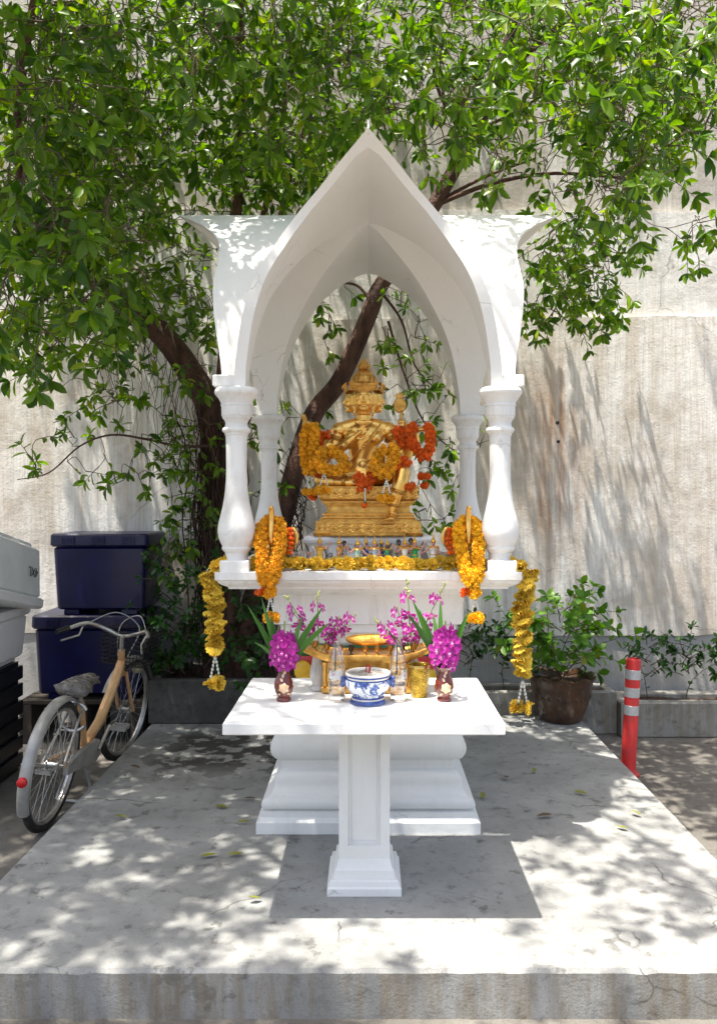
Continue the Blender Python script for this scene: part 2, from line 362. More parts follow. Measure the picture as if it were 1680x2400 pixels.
def planter(label, x0, x1, y0, y1, z0, z1, wl=.06, seed=0, mat='planter'):
    t = thing('planter', label, 'planter', ((x0+x1)/2, y0, z0))
    random.seed(seed); mb = MB(); n = 26
    def strip(xa, xb, ya, yb):
        mb.box((xa, ya, z0), (xb, yb, z1), bev=.008)
    strip(x0, x1, y0, y0+wl); strip(x0, x0+wl, y0+wl-.004, y1); strip(x1-wl, x1, y0+wl-.004, y1); strip(x0+wl-.004, x1-wl+.004, y1-wl, y1)
    mb.build('trough', M_[mat], t, True)
    s = MB(); V = []; nx, ny = 40, 6
    for j in range(ny+1):
        for i in range(nx+1):
            V.append((x0+wl-.01+(x1-x0-2*wl+.02)*i/nx, y0+wl-.01+(y1-y0-2*wl+.02)*j/ny, z1-.035+random.uniform(-.012, .014)))
    s.add(V, [(j*(nx+1)+i, j*(nx+1)+i+1, (j+1)*(nx+1)+i+1, (j+1)*(nx+1)+i) for j in range(ny) for i in range(nx)])
    s.build('soil', M_['soil'], t, True, 180); return t
planter('dark stained concrete planter trough under the trunk, behind the bicycle', -1.44, -.30, 5.28, 5.86, .001, .29, mat='planter_dark')
planter('weathered concrete planter box end behind the glazed brown pot', -.20, 1.72, 5.58, 5.86, -.154, .14, seed=2)
planter('low pale concrete planter kerb running along the wall beyond the red bollard', 1.725, 6.0, 5.50, 5.86, -.154, .085, .09, seed=3)

# ------------------------------------------------------------------ shrine
SC = Vector((0, 4.03, 0))
shrine = thing('shrine', 'white pointed-arch canopy shrine on four baluster columns and a moulded pedestal', 'shrine', (0, 4.03, 0))
def arc(c, r, a0, a1, n=6): return [(c[0]+r[0]*math.cos(R(a0+(a1-a0)*i/n)), c[1]+r[1]*math.sin(R(a0+(a1-a0)*i/n))) for i in range(n+1)]
prof = [(.493, .001), (.493, .050), (.478, .064), (.474, .068), (.474, .090)] + arc((.445, .121), (.028, .028), -80, 80) + [(.442, .152)]
prof += [(.440-.045*(i/8)-.008*math.sin(i/8*math.pi*2), .155+.095*i/8) for i in range(9)]
prof += [(.385, .256), (.385, .292)] + arc((.385, .362), (.052, .064), -85, 85, 10) + [(.37, .432), (.35, .445), (.30, .47), (.296, .49), (.296, .80), (.31, .815)]
MB().sq(prof).build('pedestal', M_['white_clean'], shrine, smooth=28)
p2 = [(.33, .8151), (.33, .835), (.36, .845), (.375, .865), (.395, .872), (.395, .905), (.424, .915), (.424, 1.045), (.452, 1.055), (.462, 1.062), (.485, 1.076), (.492, 1.080), (.492, 1.090), (.595, 1.0905), (.598, 1.10)]
p2 += [(.60+.035*math.sin(i/6*math.pi/2), 1.10+.028*i/6) for i in range(1, 7)] + [(.645, 1.134), (.645, 1.166)]
MB().sq(p2).build('shelf', M_['white'], shrine, smooth=28)
colprof = [(.049, 1.213), (.047, 1.228), (.049, 1.245), (.0605, 1.256), (.063, 1.264), (.0605, 1.272), (.062, 1.276), (.068, 1.287), (.076, 1.308), (.080, 1.331), (.0795, 1.352), (.076, 1.375), (.069, 1.402), (.061, 1.435), (.054, 1.472), (.049, 1.51), (.0455, 1.555), (.044, 1.60), (.0440, 1.65), (.0448, 1.70), (.0465, 1.745), (.050, 1.750), (.050, 1.757)]
colprof += arc((.050, 1.770), (.011, .012), -80, 80) + [(.050, 1.784), (.0475, 1.795), (.0475, 1.803), (.054, 1.815), (.0605, 1.822), (.0605, 1.829), (.0640, 1.831), (.0645, 1.871), (.0675, 1.873), (.0675, 1.879), (.066, 1.882), (.069, 1.892), (.076, 1.905), (.087, 1.918)] + arc((.082, 1.933), (.012, .016), -50, 80) + [(.080, 1.952)]
cb = MB().lathe(colprof, 40); blk = MB().sq([(.0615, 1.1662), (.0615, 1.209), (.057, 1.214)])
cme = cb.mesh('column', 32); bme = blk.mesh('column_block', 30)
for m_ in (cme, bme): m_.materials.append(M_['white'])
CO = .566
for sx in (-1, 1):
    for sy in (-1, 1):
        c = put('column', cme, None, shrine, loc=(sx*CO, sy*CO, 0)); put('column_block', bme, None, c)
        foot = MB().box((-.045 if sx > 0 else -.095, -.045, 1.9525), (.095 if sx > 0 else .045, .045, 2.004), bev=.006); foot.build('arch_foot', M_['white'], c)
az = [1.953, 2.05, 2.126, 2.202, 2.286, 2.372, 2.447, 2.521, 2.599, 2.672, 2.745, 2.825, 2.895]
aw = [.567, .561, .549, .535, .513, .482, .444, .397, .342, .280, .200, .103, 0]
a_f = hermite(az, aw); o_f = hermite([1.953, 2.09, 2.2, 2.3, 2.43, 2.56, 2.65, 2.75, 2.83, 2.895], [.625, .640, .660, .676, .688, .680, .690, .750, .845, .952])
ai_f = lambda z: max(a_f(z)-.047, 0)
NS = 44; z_o = [1.953+(2.895-1.953)*i/NS for i in range(NS+1)]; z_i = [1.953+(2.852-1.953)*i/NS for i in range(NS+1)]
def vault(mb):
    for ax in (0, 1):
        for sd in (-1, 1):          # direction of the arm
            for sa in (-1, 1):      # side of the arch
                def pt(a, s, z): return (sa*a, sd*s, z) if ax == 0 else (sd*s, sa*a, z)
                V = []
                for i in range(NS+1):
                    zo, zi = z_o[i], z_i[i]; ao = max(a_f(zo), 0) if i < NS else 0; ai = ai_f(zi) if i < NS else 0
                    oo = o_f(zo); oi = o_f(zi)
                    V += [pt(ao, ao, zo), pt(ao, (ao+oo)/2, zo), pt(ao, oo, zo), pt(ai, oi, zi), pt(ai, (ai+oi)/2, zi), pt(ai, ai, zi)]
                Fq = []
                for i in range(NS):
                    for k in range(5):
                        a = i*6+k; f = (a, a+1, a+7, a+6); Fq.append(f)
                Fq.append((0, 1, 4, 5)); Fq.append((1, 2, 3, 4))
                mb.add(V, Fq)
mb = MB(); vault(mb)
me = mb.mesh('canopy', None); bm = bmesh.new(); bm.from_mesh(me); bmesh.ops.remove_doubles(bm, verts=bm.verts, dist=.0004); bmesh.ops.recalc_face_normals(bm, faces=bm.faces); bm.to_mesh(me); bm.free()
me.polygons.foreach_set('use_smooth', [True]*len(me.polygons)); me.set_sharp_from_angle(angle=R(28))
can = put('canopy', me, M_['canopy'], shrine)
MB().lathe([(.006, 2.88), (.004, 2.91), (.001, 2.935)], 8, 0, Matrix.Translation((0, -.93, 0))).build('finial', M_['white'], can)
dais = MB().sq([(.275, 1.1665), (.275, 1.262), (.285, 1.266), (.292, 1.270)]); dais.sq([(.297, 1.2705)] + arc((.290, 1.286), (.011, .014), -70, 70) + [(.292, 1.302)])
dais.build('dais', M_['white_clean'], shrine, smooth=28)

sash = thing('satin_sash', 'green, red and yellow satin sashes tied round the waist of the pedestal', 'sash', (0, 4.03, .64))
for nm, z0, z1, col, ex in (('yellow_band', .630, .690, (.78, .48, .02), .008), ('red_band', .691, .748, (.55, .02, .02), .012), ('green_band', .749, .800, (.02, .16, .05), .007)):
    V = []; nseg = 72
    for r in range(5):
        t = r/4
        for k in range(nseg):
            a = 2*math.pi*k/nseg; c_, s_ = math.cos(a), math.sin(a); q = max(abs(c_), abs(s_)); h = .300+ex+.006*math.sin(t*math.pi)+.003*math.sin(k*2.1+r*1.3)
            V.append((c_/q*h, s_/q*h, z0-.64+(z1-z0)*t+.003*math.sin(k*.9+r)))
    MB().add(V, [(r*nseg+k, r*nseg+(k+1) % nseg, (r+1)*nseg+(k+1) % nseg, (r+1)*nseg+k) for r in range(4) for k in range(nseg)]).build(nm, pm(nm, col, tuple(c*.7 for c in col), 12, .35, 0, .3, 30, sheen=1), sash, smooth=180)
kb = MB()
for (x, z, rx, rz) in ((-.30, .045, .045, .05), (-.285, -.01, .03, .06), (-.25, .0, .03, .05)):
    kb.ell((x, -.325, z), (rx, .02, rz), 14, 8)
put('bow', finish(kb, .008, 3, 'bow'), pm('yellow_satin', (.80, .50, .03), (.62, .34, .015), 10, .35, 0, .4, 25), sash)

# ------------------------------------------------------------------ offering table
tbl = thing('altar_table', 'white concrete altar table on one panelled pedestal in front of the shrine', 'table', (-.015, 3.05, 0))
V = []; tb = MB().box((-.478, -.325, .673), (.478, .37, .715), bev=.004); tb.build('tabletop', M_['white_clean'], tbl)
pd = MB()
pd.sq([(.138, .001), (.138, .028), (.132, .034), (.128, .052), (.124, .056), (.115, .058), (.112, .085), (.106, .090), (.103, .094), (.0975, .118), (.0955, .122)], (0, .07))
pd.build('pedestal_base', M_['white_clean'], tbl, smooth=28)
sh = MB(); hw = .0955; y0, y1 = .07-hw, .07+hw
# front with a sunken panel
def frame_ring(mb, a, b, ya, yb):  # a, b = (half width, z0, z1)
    A = [(-a[0], ya, a[1]), (a[0], ya, a[1]), (a[0], ya, a[2]), (-a[0], ya, a[2])]; B = [(-b[0], yb, b[1]), (b[0], yb, b[1]), (b[0], yb, b[2]), (-b[0], yb, b[2])]
    mb.add(A+B, [(k, (k+1) % 4, 4+(k+1) % 4, 4+k) for k in range(4)])
steps = [((hw, .1215, .6728), y0), ((.061, .170, .650), y0), ((.058, .173, .647), y0+.010), ((.052, .179, .641), y0+.007), ((.047, .184, .636), y0+.022), ((.044, .187, .633), y0+.022)]
for (a, ya), (b, yb) in zip(steps, steps[1:]): frame_ring(sh, a, b, ya, yb)
a, ya = steps[-1]; sh.add([(-a[0], ya, a[1]), (a[0], ya, a[1]), (a[0], ya, a[2]), (-a[0], ya, a[2])], [(0, 1, 2, 3)])
sh.add([(-hw, y0, .1215), (hw, y0, .1215), (hw, y1, .1215), (-hw, y1, .1215), (-hw, y0, .6728), (hw, y0, .6728), (hw, y1, .6728), (-hw, y1, .6728)], [(1, 2, 6, 5), (2, 3, 7, 6), (3, 0, 4, 7)])
sh.build('pedestal_shaft', M_['white_clean'], tbl, smooth=20)

# ------------------------------------------------------------------ deity statue
ST = Vector((0, 3.98, 1.3025))
statue = thing('deity_statue', 'golden four-faced seated deity statue on a carved throne under the canopy', 'statue', tuple(ST))
def S(x, y, Y):
    k = (Y if Y > 1 else 3.85)/3.83; return Vector((.000506*(x-815)*k, Y-ST.y, 1.47+(.753-.000504*y)*k-ST.z))      # statue close-up coordinates
tz = lambda y: 2.223-.000504*y-ST.z
thr = MB()
for pr in ([(.252, .0005), (.255, .012), (.247, .016), (.243, tz(1690))], [(.228, tz(1690)), (.228, tz(1672)), (.216, tz(1668)), (.216, tz(1650))], [(.209, tz(1650)), (.209, tz(1615)), (.196, tz(1612)), (.194, tz(1545))],
           [(.204, tz(1547)), (.206, tz(1530)), (.214, tz(1526)), (.214, tz(1500)), (.222, tz(1495)), (.228, tz(1485))], [(.229, tz(1487)), (.231, tz(1478)), (.2285, tz(1470)), (.2285, tz(1385)), (.233, tz(1380)), (.233, tz(1368))]): thr.sq(pr)
thr.box((-.176, -.272, .0005), (.172, -.2, .058), bev=.005)
th_o = thr.build('throne', M_['gold_orn'], statue, smooth=25)
orn = MB()
for (hw_, z, n_, y, r_) in ((.215, tz(1508), 46, -.216, .0045), (.210, tz(1628), 44, -.211, .0048), (.218, tz(1660), 44, -.2185, .0045)):
    for k in range(n_): orn.ell((-hw_+2*hw_*k/(n_-1), y, z), (r_, .004, r_), 6, 4)
tag(orn.build('beading', M_['gold'], th_o), kind='stuff')
def lozenge(cx, cz, hx, hz, y):
    m = MB(); m.tube([(-hx, 0, 0), (0, 0, -hz), (hx, 0, 0), (0, 0, hz)], .0022, 6, closed=True)
    m.add([(-hx*.6, 0, 0), (0, 0, -hz*.6), (hx*.6, 0, 0), (0, 0, hz*.6), (0, -.006, 0)], [(0, 1, 4), (1, 2, 4), (2, 3, 4), (3, 0, 4)])
    m.build('carved_lozenge', M_['gold'], th_o, loc=(cx, y, cz))
    for sz in (-1, 1):
        m = MB().tube(curve([(hx*.35, 0, sz*hz*.95), (hx, 0, sz*hz*.45), (hx*1.5, 0, sz*hz*.95), (hx*1.0, 0, sz*hz*1.0)], 4), .0024, 6); m.build('carved_scroll', M_['gold'], th_o, loc=(cx, y, cz))
for k in range(9): lozenge(-.205+.051*k, tz(1428), .022, .017, -.229)
for k in range(7): lozenge(-.152+.050*k, .036, .023, .015, -.2725)
for sx in (-1, 1):
    for k in range(2): lozenge(sx*(.199+.028*k), .036, .012, .013, -.2445)
B = MB()
def loft(mb, secs, seg=20):
    V = []; 
    for (c, rx, ry) in secs:
        for k in range(seg): a = 2*math.pi*k/seg; V.append((c[0]+rx*math.cos(a), c[1]+ry*math.sin(a), c[2]))
    Fq = [(r*seg+k, r*seg+(k+1) % seg, (r+1)*seg+(k+1) % seg, (r+1)*seg+k) for r in range(len(secs)-1) for k in range(seg)]
    Fq += [tuple(reversed(range(seg))), tuple((len(secs)-1)*seg+k for k in range(seg))]; mb.add(V, Fq)
TY = 4.0
loft(B, [(S(770, 1375, TY), .09, .075), (S(765, 1320, TY), .108, .085), (S(752, 1260, TY), .092, .07), (S(745, 1180, TY), .062, .052), (S(748, 1110, TY), .056, .047), (S(760, 1030, TY), .066, .05), (S(775, 950, TY), .086, .058), (S(780, 880, TY), .098, .062), (S(778, 820, TY), .106, .056), (S(775, 785, TY), .092, .042), (S(772, 760, TY), .05, .036), (S(772, 745, TY), .04, .034)])
for x in (670, 880): B.ell(S(x, 905, TY-.038), (.045, .03, .034))                     # chest
B.ell(S(762, 1165, TY-.03), (.03, .028, .03))
B.cap([S(772, 770, TY), S(772, 660, TY)], [.036, .034])                               # neck
for yy in (700, 722, 744): B.tube(curve([S(772, yy, TY)+Vector((.038*math.cos(a*math.pi/4), .038*math.sin(a*math.pi/4), 0)) for a in range(8)], 3, True), .0035, 6, closed=True)
for x in (548, 1005): B.ell(S(x, 838, TY), (.045, .044, .042)); B.cap([S(775, 775, TY), S((x+775)/2, 800, TY), S(x, 828, TY)], [.036, .038, .036])
# front arms
B.cap([S(545, 845, TY), S(505, 960, TY-.01), S(488, 1050, TY-.03)], [.037, .034, .028])
B.cap([S(488, 1050, TY-.03), S(590, 980, TY-.085), S(675, 905, TY-.098)], [.028, .025, .017])
def hand(base, d, up, L=.06, spread=.25, curl=.25, thumb=1, mb=B, k=1.0):
    d = d.normalized(); up = (up-d*up.dot(d)).normalized(); s_ = d.cross(up)
    mb.cap([base, base+d*L*.5], [.014*k, .019*k], 10, flat=.6)
    for i in range(4):
        off = (i-1.5)/1.5; r_ = base+d*L*.5+s_*off*.014*k; dd = (d+s_*off*spread*.4).normalized(); l = L*(.62, .72, .70, .55)[i]
        mb.cap([r_, r_+dd*l*.5+up*curl*.006, r_+dd*l*.9-up*curl*l*.5], [.0062*k, .0058*k, .0045*k], 7)
    r_ = base+d*L*.15+s_*thumb*.015*k; mb.cap([r_, r_+(d*.6+s_*thumb*.8)*L*.3, r_+(d*.95+s_*thumb*.6)*L*.5], [.0075*k, .0065*k, .005*k], 7)
hand(S(680, 900, TY-.100), S(770, 830, 0)-S(690, 895, 0), Vector((0, -1, 0)), .065, .3, -.3)
B.cap([S(1015, 850, TY), S(1070, 950, TY-.01), S(1095, 1030, TY-.05)], [.038, .034, .027])
B.cap([S(1095, 1030, TY-.05), S(1030, 1050, TY-.13), S(960, 1085, TY-.20)], [.027, .024, .017])
hand(S(960, 1080, TY-.20), Vector((-.25, -.5, -.55)), Vector((0, -.7, .6)), .06)
# arms behind
B.cap([S(560, 850, TY+.03), S(430, 990, TY+.02), S(395, 1060, TY-.02)], [.032, .028, .024])
B.cap([S(395, 1060, TY-.02), S(300, 960, TY-.05), S(245, 860, TY-.06)], [.024, .021, .015])
hand(S(245, 860, TY-.06), Vector((-.1, 0, 1)), Vector((0, -1, 0)), .055, .2, 1.5)
B.cap([S(510, 980, TY), S(420, 1110, TY-.10), S(450, 1080, TY-.16)], [.026, .024, .015])
hand(S(448, 1075, TY-.16), Vector((.1, -.4, .8)), Vector((0, -1, -.3)), .055)
B.cap([S(1020, 860, TY+.04), S(1150, 990, TY+.03), S(1185, 1070, TY)], [.032, .028, .025])
B.cap([S(1185, 1070, TY), S(1215, 960, TY-.02), S(1140, 840, TY-.03)], [.025, .021, .015])
hand(S(1140, 835, TY-.03), Vector((-.15, 0, 1)), Vector((0, -1, 0)), .05, .2, 1.6)
B.cap([S(1040, 880, TY+.05), S(1190, 960, TY+.05), S(1200, 1000, TY+.03)], [.03, .026, .024])
B.cap([S(1200, 1000, TY+.03), S(1260, 920, TY-.02), S(1250, 840, TY-.04), S(1290, 830, TY-.06)], [.024, .021, .018, .015])
hand(S(1290, 832, TY-.06), Vector((.9, -.2, .05)), Vector((.1, -.5, .8)), .062, .5, .5, -1)
# legs
B.cap([S(700, 1275, TY-.02), S(520, 1285, TY-.06), S(375, 1300, TY-.10)], [.05, .046, .036])
B.cap([S(375, 1305, TY-.11), S(520, 1325, TY-.165), S(660, 1335, TY-.185)], [.034, .031, .022])
B.cap([S(660, 1335, TY-.185), S(730, 1345, TY-.19)], [.020, .014], flat=.7)
B.cap([S(840, 1285, TY-.02), S(1000, 1255, TY-.12), S(1130, 1235, TY-.22)], [.052, .05, .040])
B.cap([S(1135, 1230, TY-.225), S(1115, 1340, TY-.25), S(1070, 1470, TY-.262), S(1042, 1600, TY-.258)], [.039, .038, .028, .019])
B.cap([S(1042, 1625, TY-.25), S(1030, 1655, TY-.275), S(1015, 1668, TY-.315)], [.020, .021, .019], flat=.75)
for i in range(5): B.cap([S(985+i*16, 1672, TY-.318), S(978+i*17, 1676, TY-.337+.004*abs(i-1))], [.0068, .0058], 7)
body = put('body', finish(B, .0035, 6, 'body'), M_['gold'], statue)
# head: four faces round one core
Hd = MB(); hc = S(773, 560, TY)
Hd.lathe([(.030, -.060), (.060, -.05), (.074, -.02), (.076, .02), (.07, .05), (.03, .055)], 24, 0, Matrix.Translation(hc))
for q in range(4):
    Mq = Matrix.Translation(hc) @ Matrix.Rotation(q*math.pi/2, 4, 'Z')
    E = lambda c, r, s=14: Hd.ell(c, r, s, 8, 0, Mq)
    E((0, -.056, .006), (.0425, .038, .064), 24); E((0, -.070, -.042), (.021, .019, .018), 16); E((0, -.084, -.049), (.0095, .008, .008))
    Hd.cap([(0, -.0895, .022), (0, -.0985, -.002), (0, -.1035, -.013)], [.0036, .0046, .0062], 8, M=Mq)
    for sx in (-1, 1):
        E((sx*.0058, -.0955, -.0150), (.0042, .005, .0036)); E((sx*.0175, -.0865, .0085), (.0090, .0050, .0036)); E((sx*.023, -.078, -.016), (.013, .0115, .017))
        Hd.tube(curve([(sx*.005, -.0925, .0165), (sx*.017, -.0920, .0215), (sx*.030, -.0825, .0165)], 4), .0019, 6, M=Mq)
        Hd.cap([(sx*.0445, -.040, .014), (sx*.0465, -.040, -.012), (sx*.045, -.042, -.040)], [.008, .0055, .007], 8, M=Mq); E((sx*.045, -.046, -.058), (.0065, .0065, .013))
    Hd.cap([(-.0145, -.0880, -.0275), (0, -.0945, -.0290), (.0145, -.0880, -.0275)], [.0022, .0034, .0022], 8, M=Mq)
    Hd.cap([(-.0105, -.0885, -.0335), (0, -.0940, -.0350), (.0105, -.0885, -.0335)], [.0022, .0038, .0022], 8, M=Mq)
    E((0, -.0935, .036), (.003, .003, .007))
put('head', finish(Hd, .0021, 2, 'head'), M_['gold'], statue)
cr = MB(); zc = S(773, 560, TY); T = Matrix.Translation((zc.x, zc.y, 0)); tc = lambda y: S(773, y, TY-.05).z
for q in range(4):
    Mq = T @ Matrix.Rotation(q*math.pi/2, 4, 'Z')
    V = []; nn = 12
    for j in range(4):
        for i in range(nn+1):
            t = -1+2*i/nn; y = -.092-.005*j+.020*t*t; z = (tc(476), tc(456), tc(436), tc(408))[j]+(.010*t*t-.006*(1-abs(t)) if j == 0 else 0)+(.010*t*t if j == 3 else 0)
            V.append((t*(.058+.0045*j), y, z))
    for i in range(nn+1): V.append((V[3*(nn+1)+i][0]*.85, V[3*(nn+1)+i][1]+.022, V[3*(nn+1)+i][2]-.003))
    cr.add(V, [(j*(nn+1)+i, j*(nn+1)+i+1, (j+1)*(nn+1)+i+1, (j+1)*(nn+1)+i) for j in range(4) for i in range(nn)], 0, Mq)
    for k in range(11):
        tt = -1+k/5; cr.ell((.058*tt, -.096+.020*tt*tt, tc(466)+.007*tt*tt), (.0052, .004, .0052), 6, 4, 0, Mq); cr.ell((.064*tt, -.106+.020*tt*tt, tc(422)+.008*tt*tt), (.0058, .005, .0085), 6, 4, 0, Mq)
for (n_, rr_, z, h_, w_, tl) in ((14, .062, 398, .034, .016, 4), (12, .058, 362, .032, .015, -8), (10, .047, 322, .030, .014, -22), (8, .027, 246, .022, .011, 14), (8, .026, 222, .030, .010, -14)):
    for k in range(n_): cr.lathe([(.45*w_, 0), (w_, h_*.35), (w_*.7, h_*.7), (.001, h_)], 7, 0, T @ Matrix.Rotation(2*math.pi*(k+.5*(z % 4 == 2))/n_, 4, 'Z') @ Matrix.Translation((0, -rr_, tc(z))) @ Matrix.Rotation(R(tl), 4, 'X'), ey=.42)
cr.lathe([(.058, tc(470)), (.066, tc(420)), (.060, tc(402)), (.064, tc(390)), (.061, tc(360)), (.056, tc(330)), (.048, tc(302)), (.036, tc(280)), (.028, tc(268)), (.031, tc(262)), (.028, tc(254)), (.022, tc(248)), (.028, tc(232)), (.0285, tc(218)), (.022, tc(190)), (.011, tc(160)), (.002, tc(138))], 24, 0, T)
cr.build('crown', M_['gold_orn'], statue, smooth=35)
jw = MB()
jw.tube(curve([S(x, y, Y) for x, y, Y in ((930, 775, TY-.045), (880, 850, TY-.082), (800, 960, TY-.078), (720, 1050, TY-.062), (645, 1135, TY-.035))], 6), .0055, 8, flat=.6)
for (x, y, r_) in ((768, 990, .0085), (785, 968, .0065), (752, 1010, .0065)): jw.ell(S(x, y, TY-.086), (r_,)*3, 10, 6)
jw.build('sash', M_['gold'], statue)
nk = MB()
for (ry, w_) in ((0, .004), (22, .0055), (42, .003)):
    nk.tube(curve([S(772+sx, 752+ry+dy, TY-dz) for sx, dy, dz in ((-110-ry*.9, -8, .005), (-60-ry*.4, 25, .045), (0, 48, .062), (60+ry*.4, 25, .045), (110+ry*.9, -8, .005))], 6), w_, 8)
nk.ell(S(770, 800, TY-.072), (.012, .006, .012), 10, 6); nk.build('necklace', M_['gold_orn'], statue)
def ringm(c, ax, r, t, name, n=20):
    ax = ax.normalized(); u = ax.orthogonal().normalized(); v = ax.cross(u); m = MB()
    for d in (-t, 0, t): m.tube([c+ax*d+(u*math.cos(2*math.pi*k/n)+v*math.sin(2*math.pi*k/n))*(r+(.003 if d == 0 else 0)) for k in range(n)], t*.62, 6, closed=True)
    m.build(name, M_['gold_orn'], statue)
ringm(S(522, 915, TY-.004), S(505, 960, 0)-S(545, 845, 0), .037, .008, 'armband'); ringm(S(1040, 905, TY-.004), S(1070, 950, 0)-S(1015, 850, 0), .037, .008, 'armband')
ringm(S(612, 965, TY-.090), S(675, 905, 0)-S(590, 980, 0), .024, .005, 'bracelet'); ringm(S(1058, 1545, TY-.26), S(1042, 1600, 0)-S(1070, 1470, 0), .024, .005, 'anklet')
ringm(S(1095, 1415, TY-.257), S(1070, 1470, 0)-S(1115, 1340, 0), .034, .007, 'leg_cuff'); ringm(S(590, 1318, TY-.172), Vector((1, -.2, 0)), .032, .006, 'leg_cuff')
sc_ = MB().tube([S(205, 690, TY-.065), S(222, 745, TY-.062), S(250, 880, TY-.06)], [.011, .012, .010], 12); sc_.build('scroll', M_['gold_orn'], statue)
mr = MB().lathe([(.006, 0), (.006, .06), (.011, .064), (.007, .07)], 10, 0, Matrix.Translation(S(1125, 780, TY-.035)))
mr.lathe([(.0275, -.006), (.031, 0), (.0275, .006)], 24, 0, Matrix.Translation(S(1110, 600, TY-.035)) @ Matrix.Rotation(R(90), 4, 'X'), ey=1.25)
for k in range(5): mr.lathe([(.006, 0), (.007, .01), (.001, .03)], 6, 0, Matrix.Translation(S(1108, 535, TY-.035)) @ Matrix.Rotation(R(-56+28*k), 4, 'Y') @ Matrix.Translation((0, 0, .004)), ey=.6)
mr.build('sceptre', M_['gold_orn'], statue)

# ------------------------------------------------------------------ flower kit
def marigold_mesh(name, mats, seed, r=1, n=46):
    rr = random.Random(seed); m = MB(); m.ell((0, 0, 0), (.62, .62, .5), 8, 5)
    for k in range(n):
        z = 1-2*(k+.5)/n; a = k*2.39996; s_ = math.sqrt(1-z*z); d = Vector((s_*math.cos(a), s_*math.sin(a), z*.8)).normalized()
        d = (d+Vector((rr.uniform(-.2, .2), rr.uniform(-.2, .2), rr.uniform(-.2, .2)))).normalized(); u = d.orthogonal().normalized(); u.rotate(Matrix.Rotation(rr.uniform(0, 6.3), 3, d)); v = d.cross(u)
        L = rr.uniform(.85, 1.1); w_ = rr.uniform(.22, .32)
        m.add([d*.45-u*w_*.4, d*.45+u*w_*.4, d*L+u*w_+v*.08, d*L*.96-v*.1, d*L-u*w_+v*.08], [(0, 1, 2, 3), (0, 3, 4)])
    me = m.mesh(name, 60); [me.materials.append(x) for x in mats]; return me
MG = {k: [marigold_mesh('blossom', [M_[k]], i) for i in range(3)] for k in ('marigold', 'marigold_sun', 'orange')}
def ruffle_mesh(name, mat, seed, layers=4, n=15):
    rr = random.Random(seed); m = MB()
    for l in range(layers):
        R0 = 1-.17*l; tilt = .1+.36*l; V = []; 
        for k in range(n*2):
            a = math.pi*k/n; rad = R0*(1+rr.uniform(-.18, .12)); z = tilt*R0*.7+rr.uniform(-.15, .15)+.22*(k % 2)
            V += [(.12*math.cos(a), .12*math.sin(a), -.25), (.62*rad*math.cos(a), .62*rad*math.sin(a), z*.45-.1), (rad*math.cos(a), rad*math.sin(a), z-.05)]
        N3 = n*2
        m.add(V, [(3*k+j, 3*((k+1) % N3)+j, 3*((k+1) % N3)+j+1, 3*k+j+1) for k in range(N3) for j in range(2)])
    me = m.mesh(name, 40); me.materials.append(mat); return me
RU = [ruffle_mesh('blossom', M_['dryyellow'], i) for i in range(4)]
def rrot(rr=random): return Euler((rr.uniform(0, 6.28), rr.uniform(0, 6.28), rr.uniform(0, 6.28))).to_matrix().to_4x4()
def blossom(par, me, p, r, rot=None, sq_=1):
    M = WM[par].inverted() @ Matrix.Translation(p) @ (rot or rrot()) @ Matrix.Diagonal((r, r, r*sq_, 1)); return put('blossom', me, None, par, M=M)
def strand(par, kind, pts, rad, closed=False, step=.026, ring=4):
    """thick rope of marigold heads laid along a path"""
    pth = curve(pts, 12, closed); L = 0; last = pth[0]; acc = step; k = 0
    seq = pth + ([pth[0]] if closed else [])
    for i in range(1, len(seq)):
        seg = (seq[i]-seq[i-1]); ln = seg.length; t = 0
        while acc <= ln-t+1e-9 and ln > 0:
            t += acc; acc = step; p = seq[i-1]+seg*(t/ln); d = seg.normalized(); u = d.orthogonal().normalized(); v = d.cross(u); k += 1
            for q in range(ring):
                a = 2*math.pi*(q+.5*(k % 2))/ring+random.uniform(-.25, .25)
                blossom(par, random.choice(MG[kind]), p+(u*math.cos(a)+v*math.sin(a))*rad*.56, rad*random.uniform(.50, .62))
        acc -= (ln-t)
def tassel(par, top, drop, kind='marigold', n=2, flower=.026, spread=.02, string=.0042):
    m = MB()
    for i in range(n):
        off = (i-(n-1)/2)*spread; e = top+Vector((off*1.6, 0, -drop)); N = 7
        for j in range(N): p = top.lerp(e, j/(N-1)); m.ell(p, (string*(1.1-.25*(j % 2)),)*2+(drop/N*.6,), 6, 5)
        g_ = MB().lathe([(.003, 0), (.008, -.010), (.005, -.018)][::-1], 8, 0, Matrix.Translation(e)); g_.build('calyx', M_['stemgreen'], par, True)
        for q in range(3): blossom(par, random.choice(MG[kind]) if kind in MG else random.choice(RU), e+Vector((random.uniform(-.4, .4)*flower, random.uniform(-.4, .4)*flower, -.026)), flower*random.uniform(.7, .85), sq_=.75)
    m.build('string', M_['string'], par, True)
def garland(label, base, group=None): return thing('flower_garland', label, 'garland', tuple(base), group=group)
def SW(x, y, Y): return ST + S(x, y, Y)
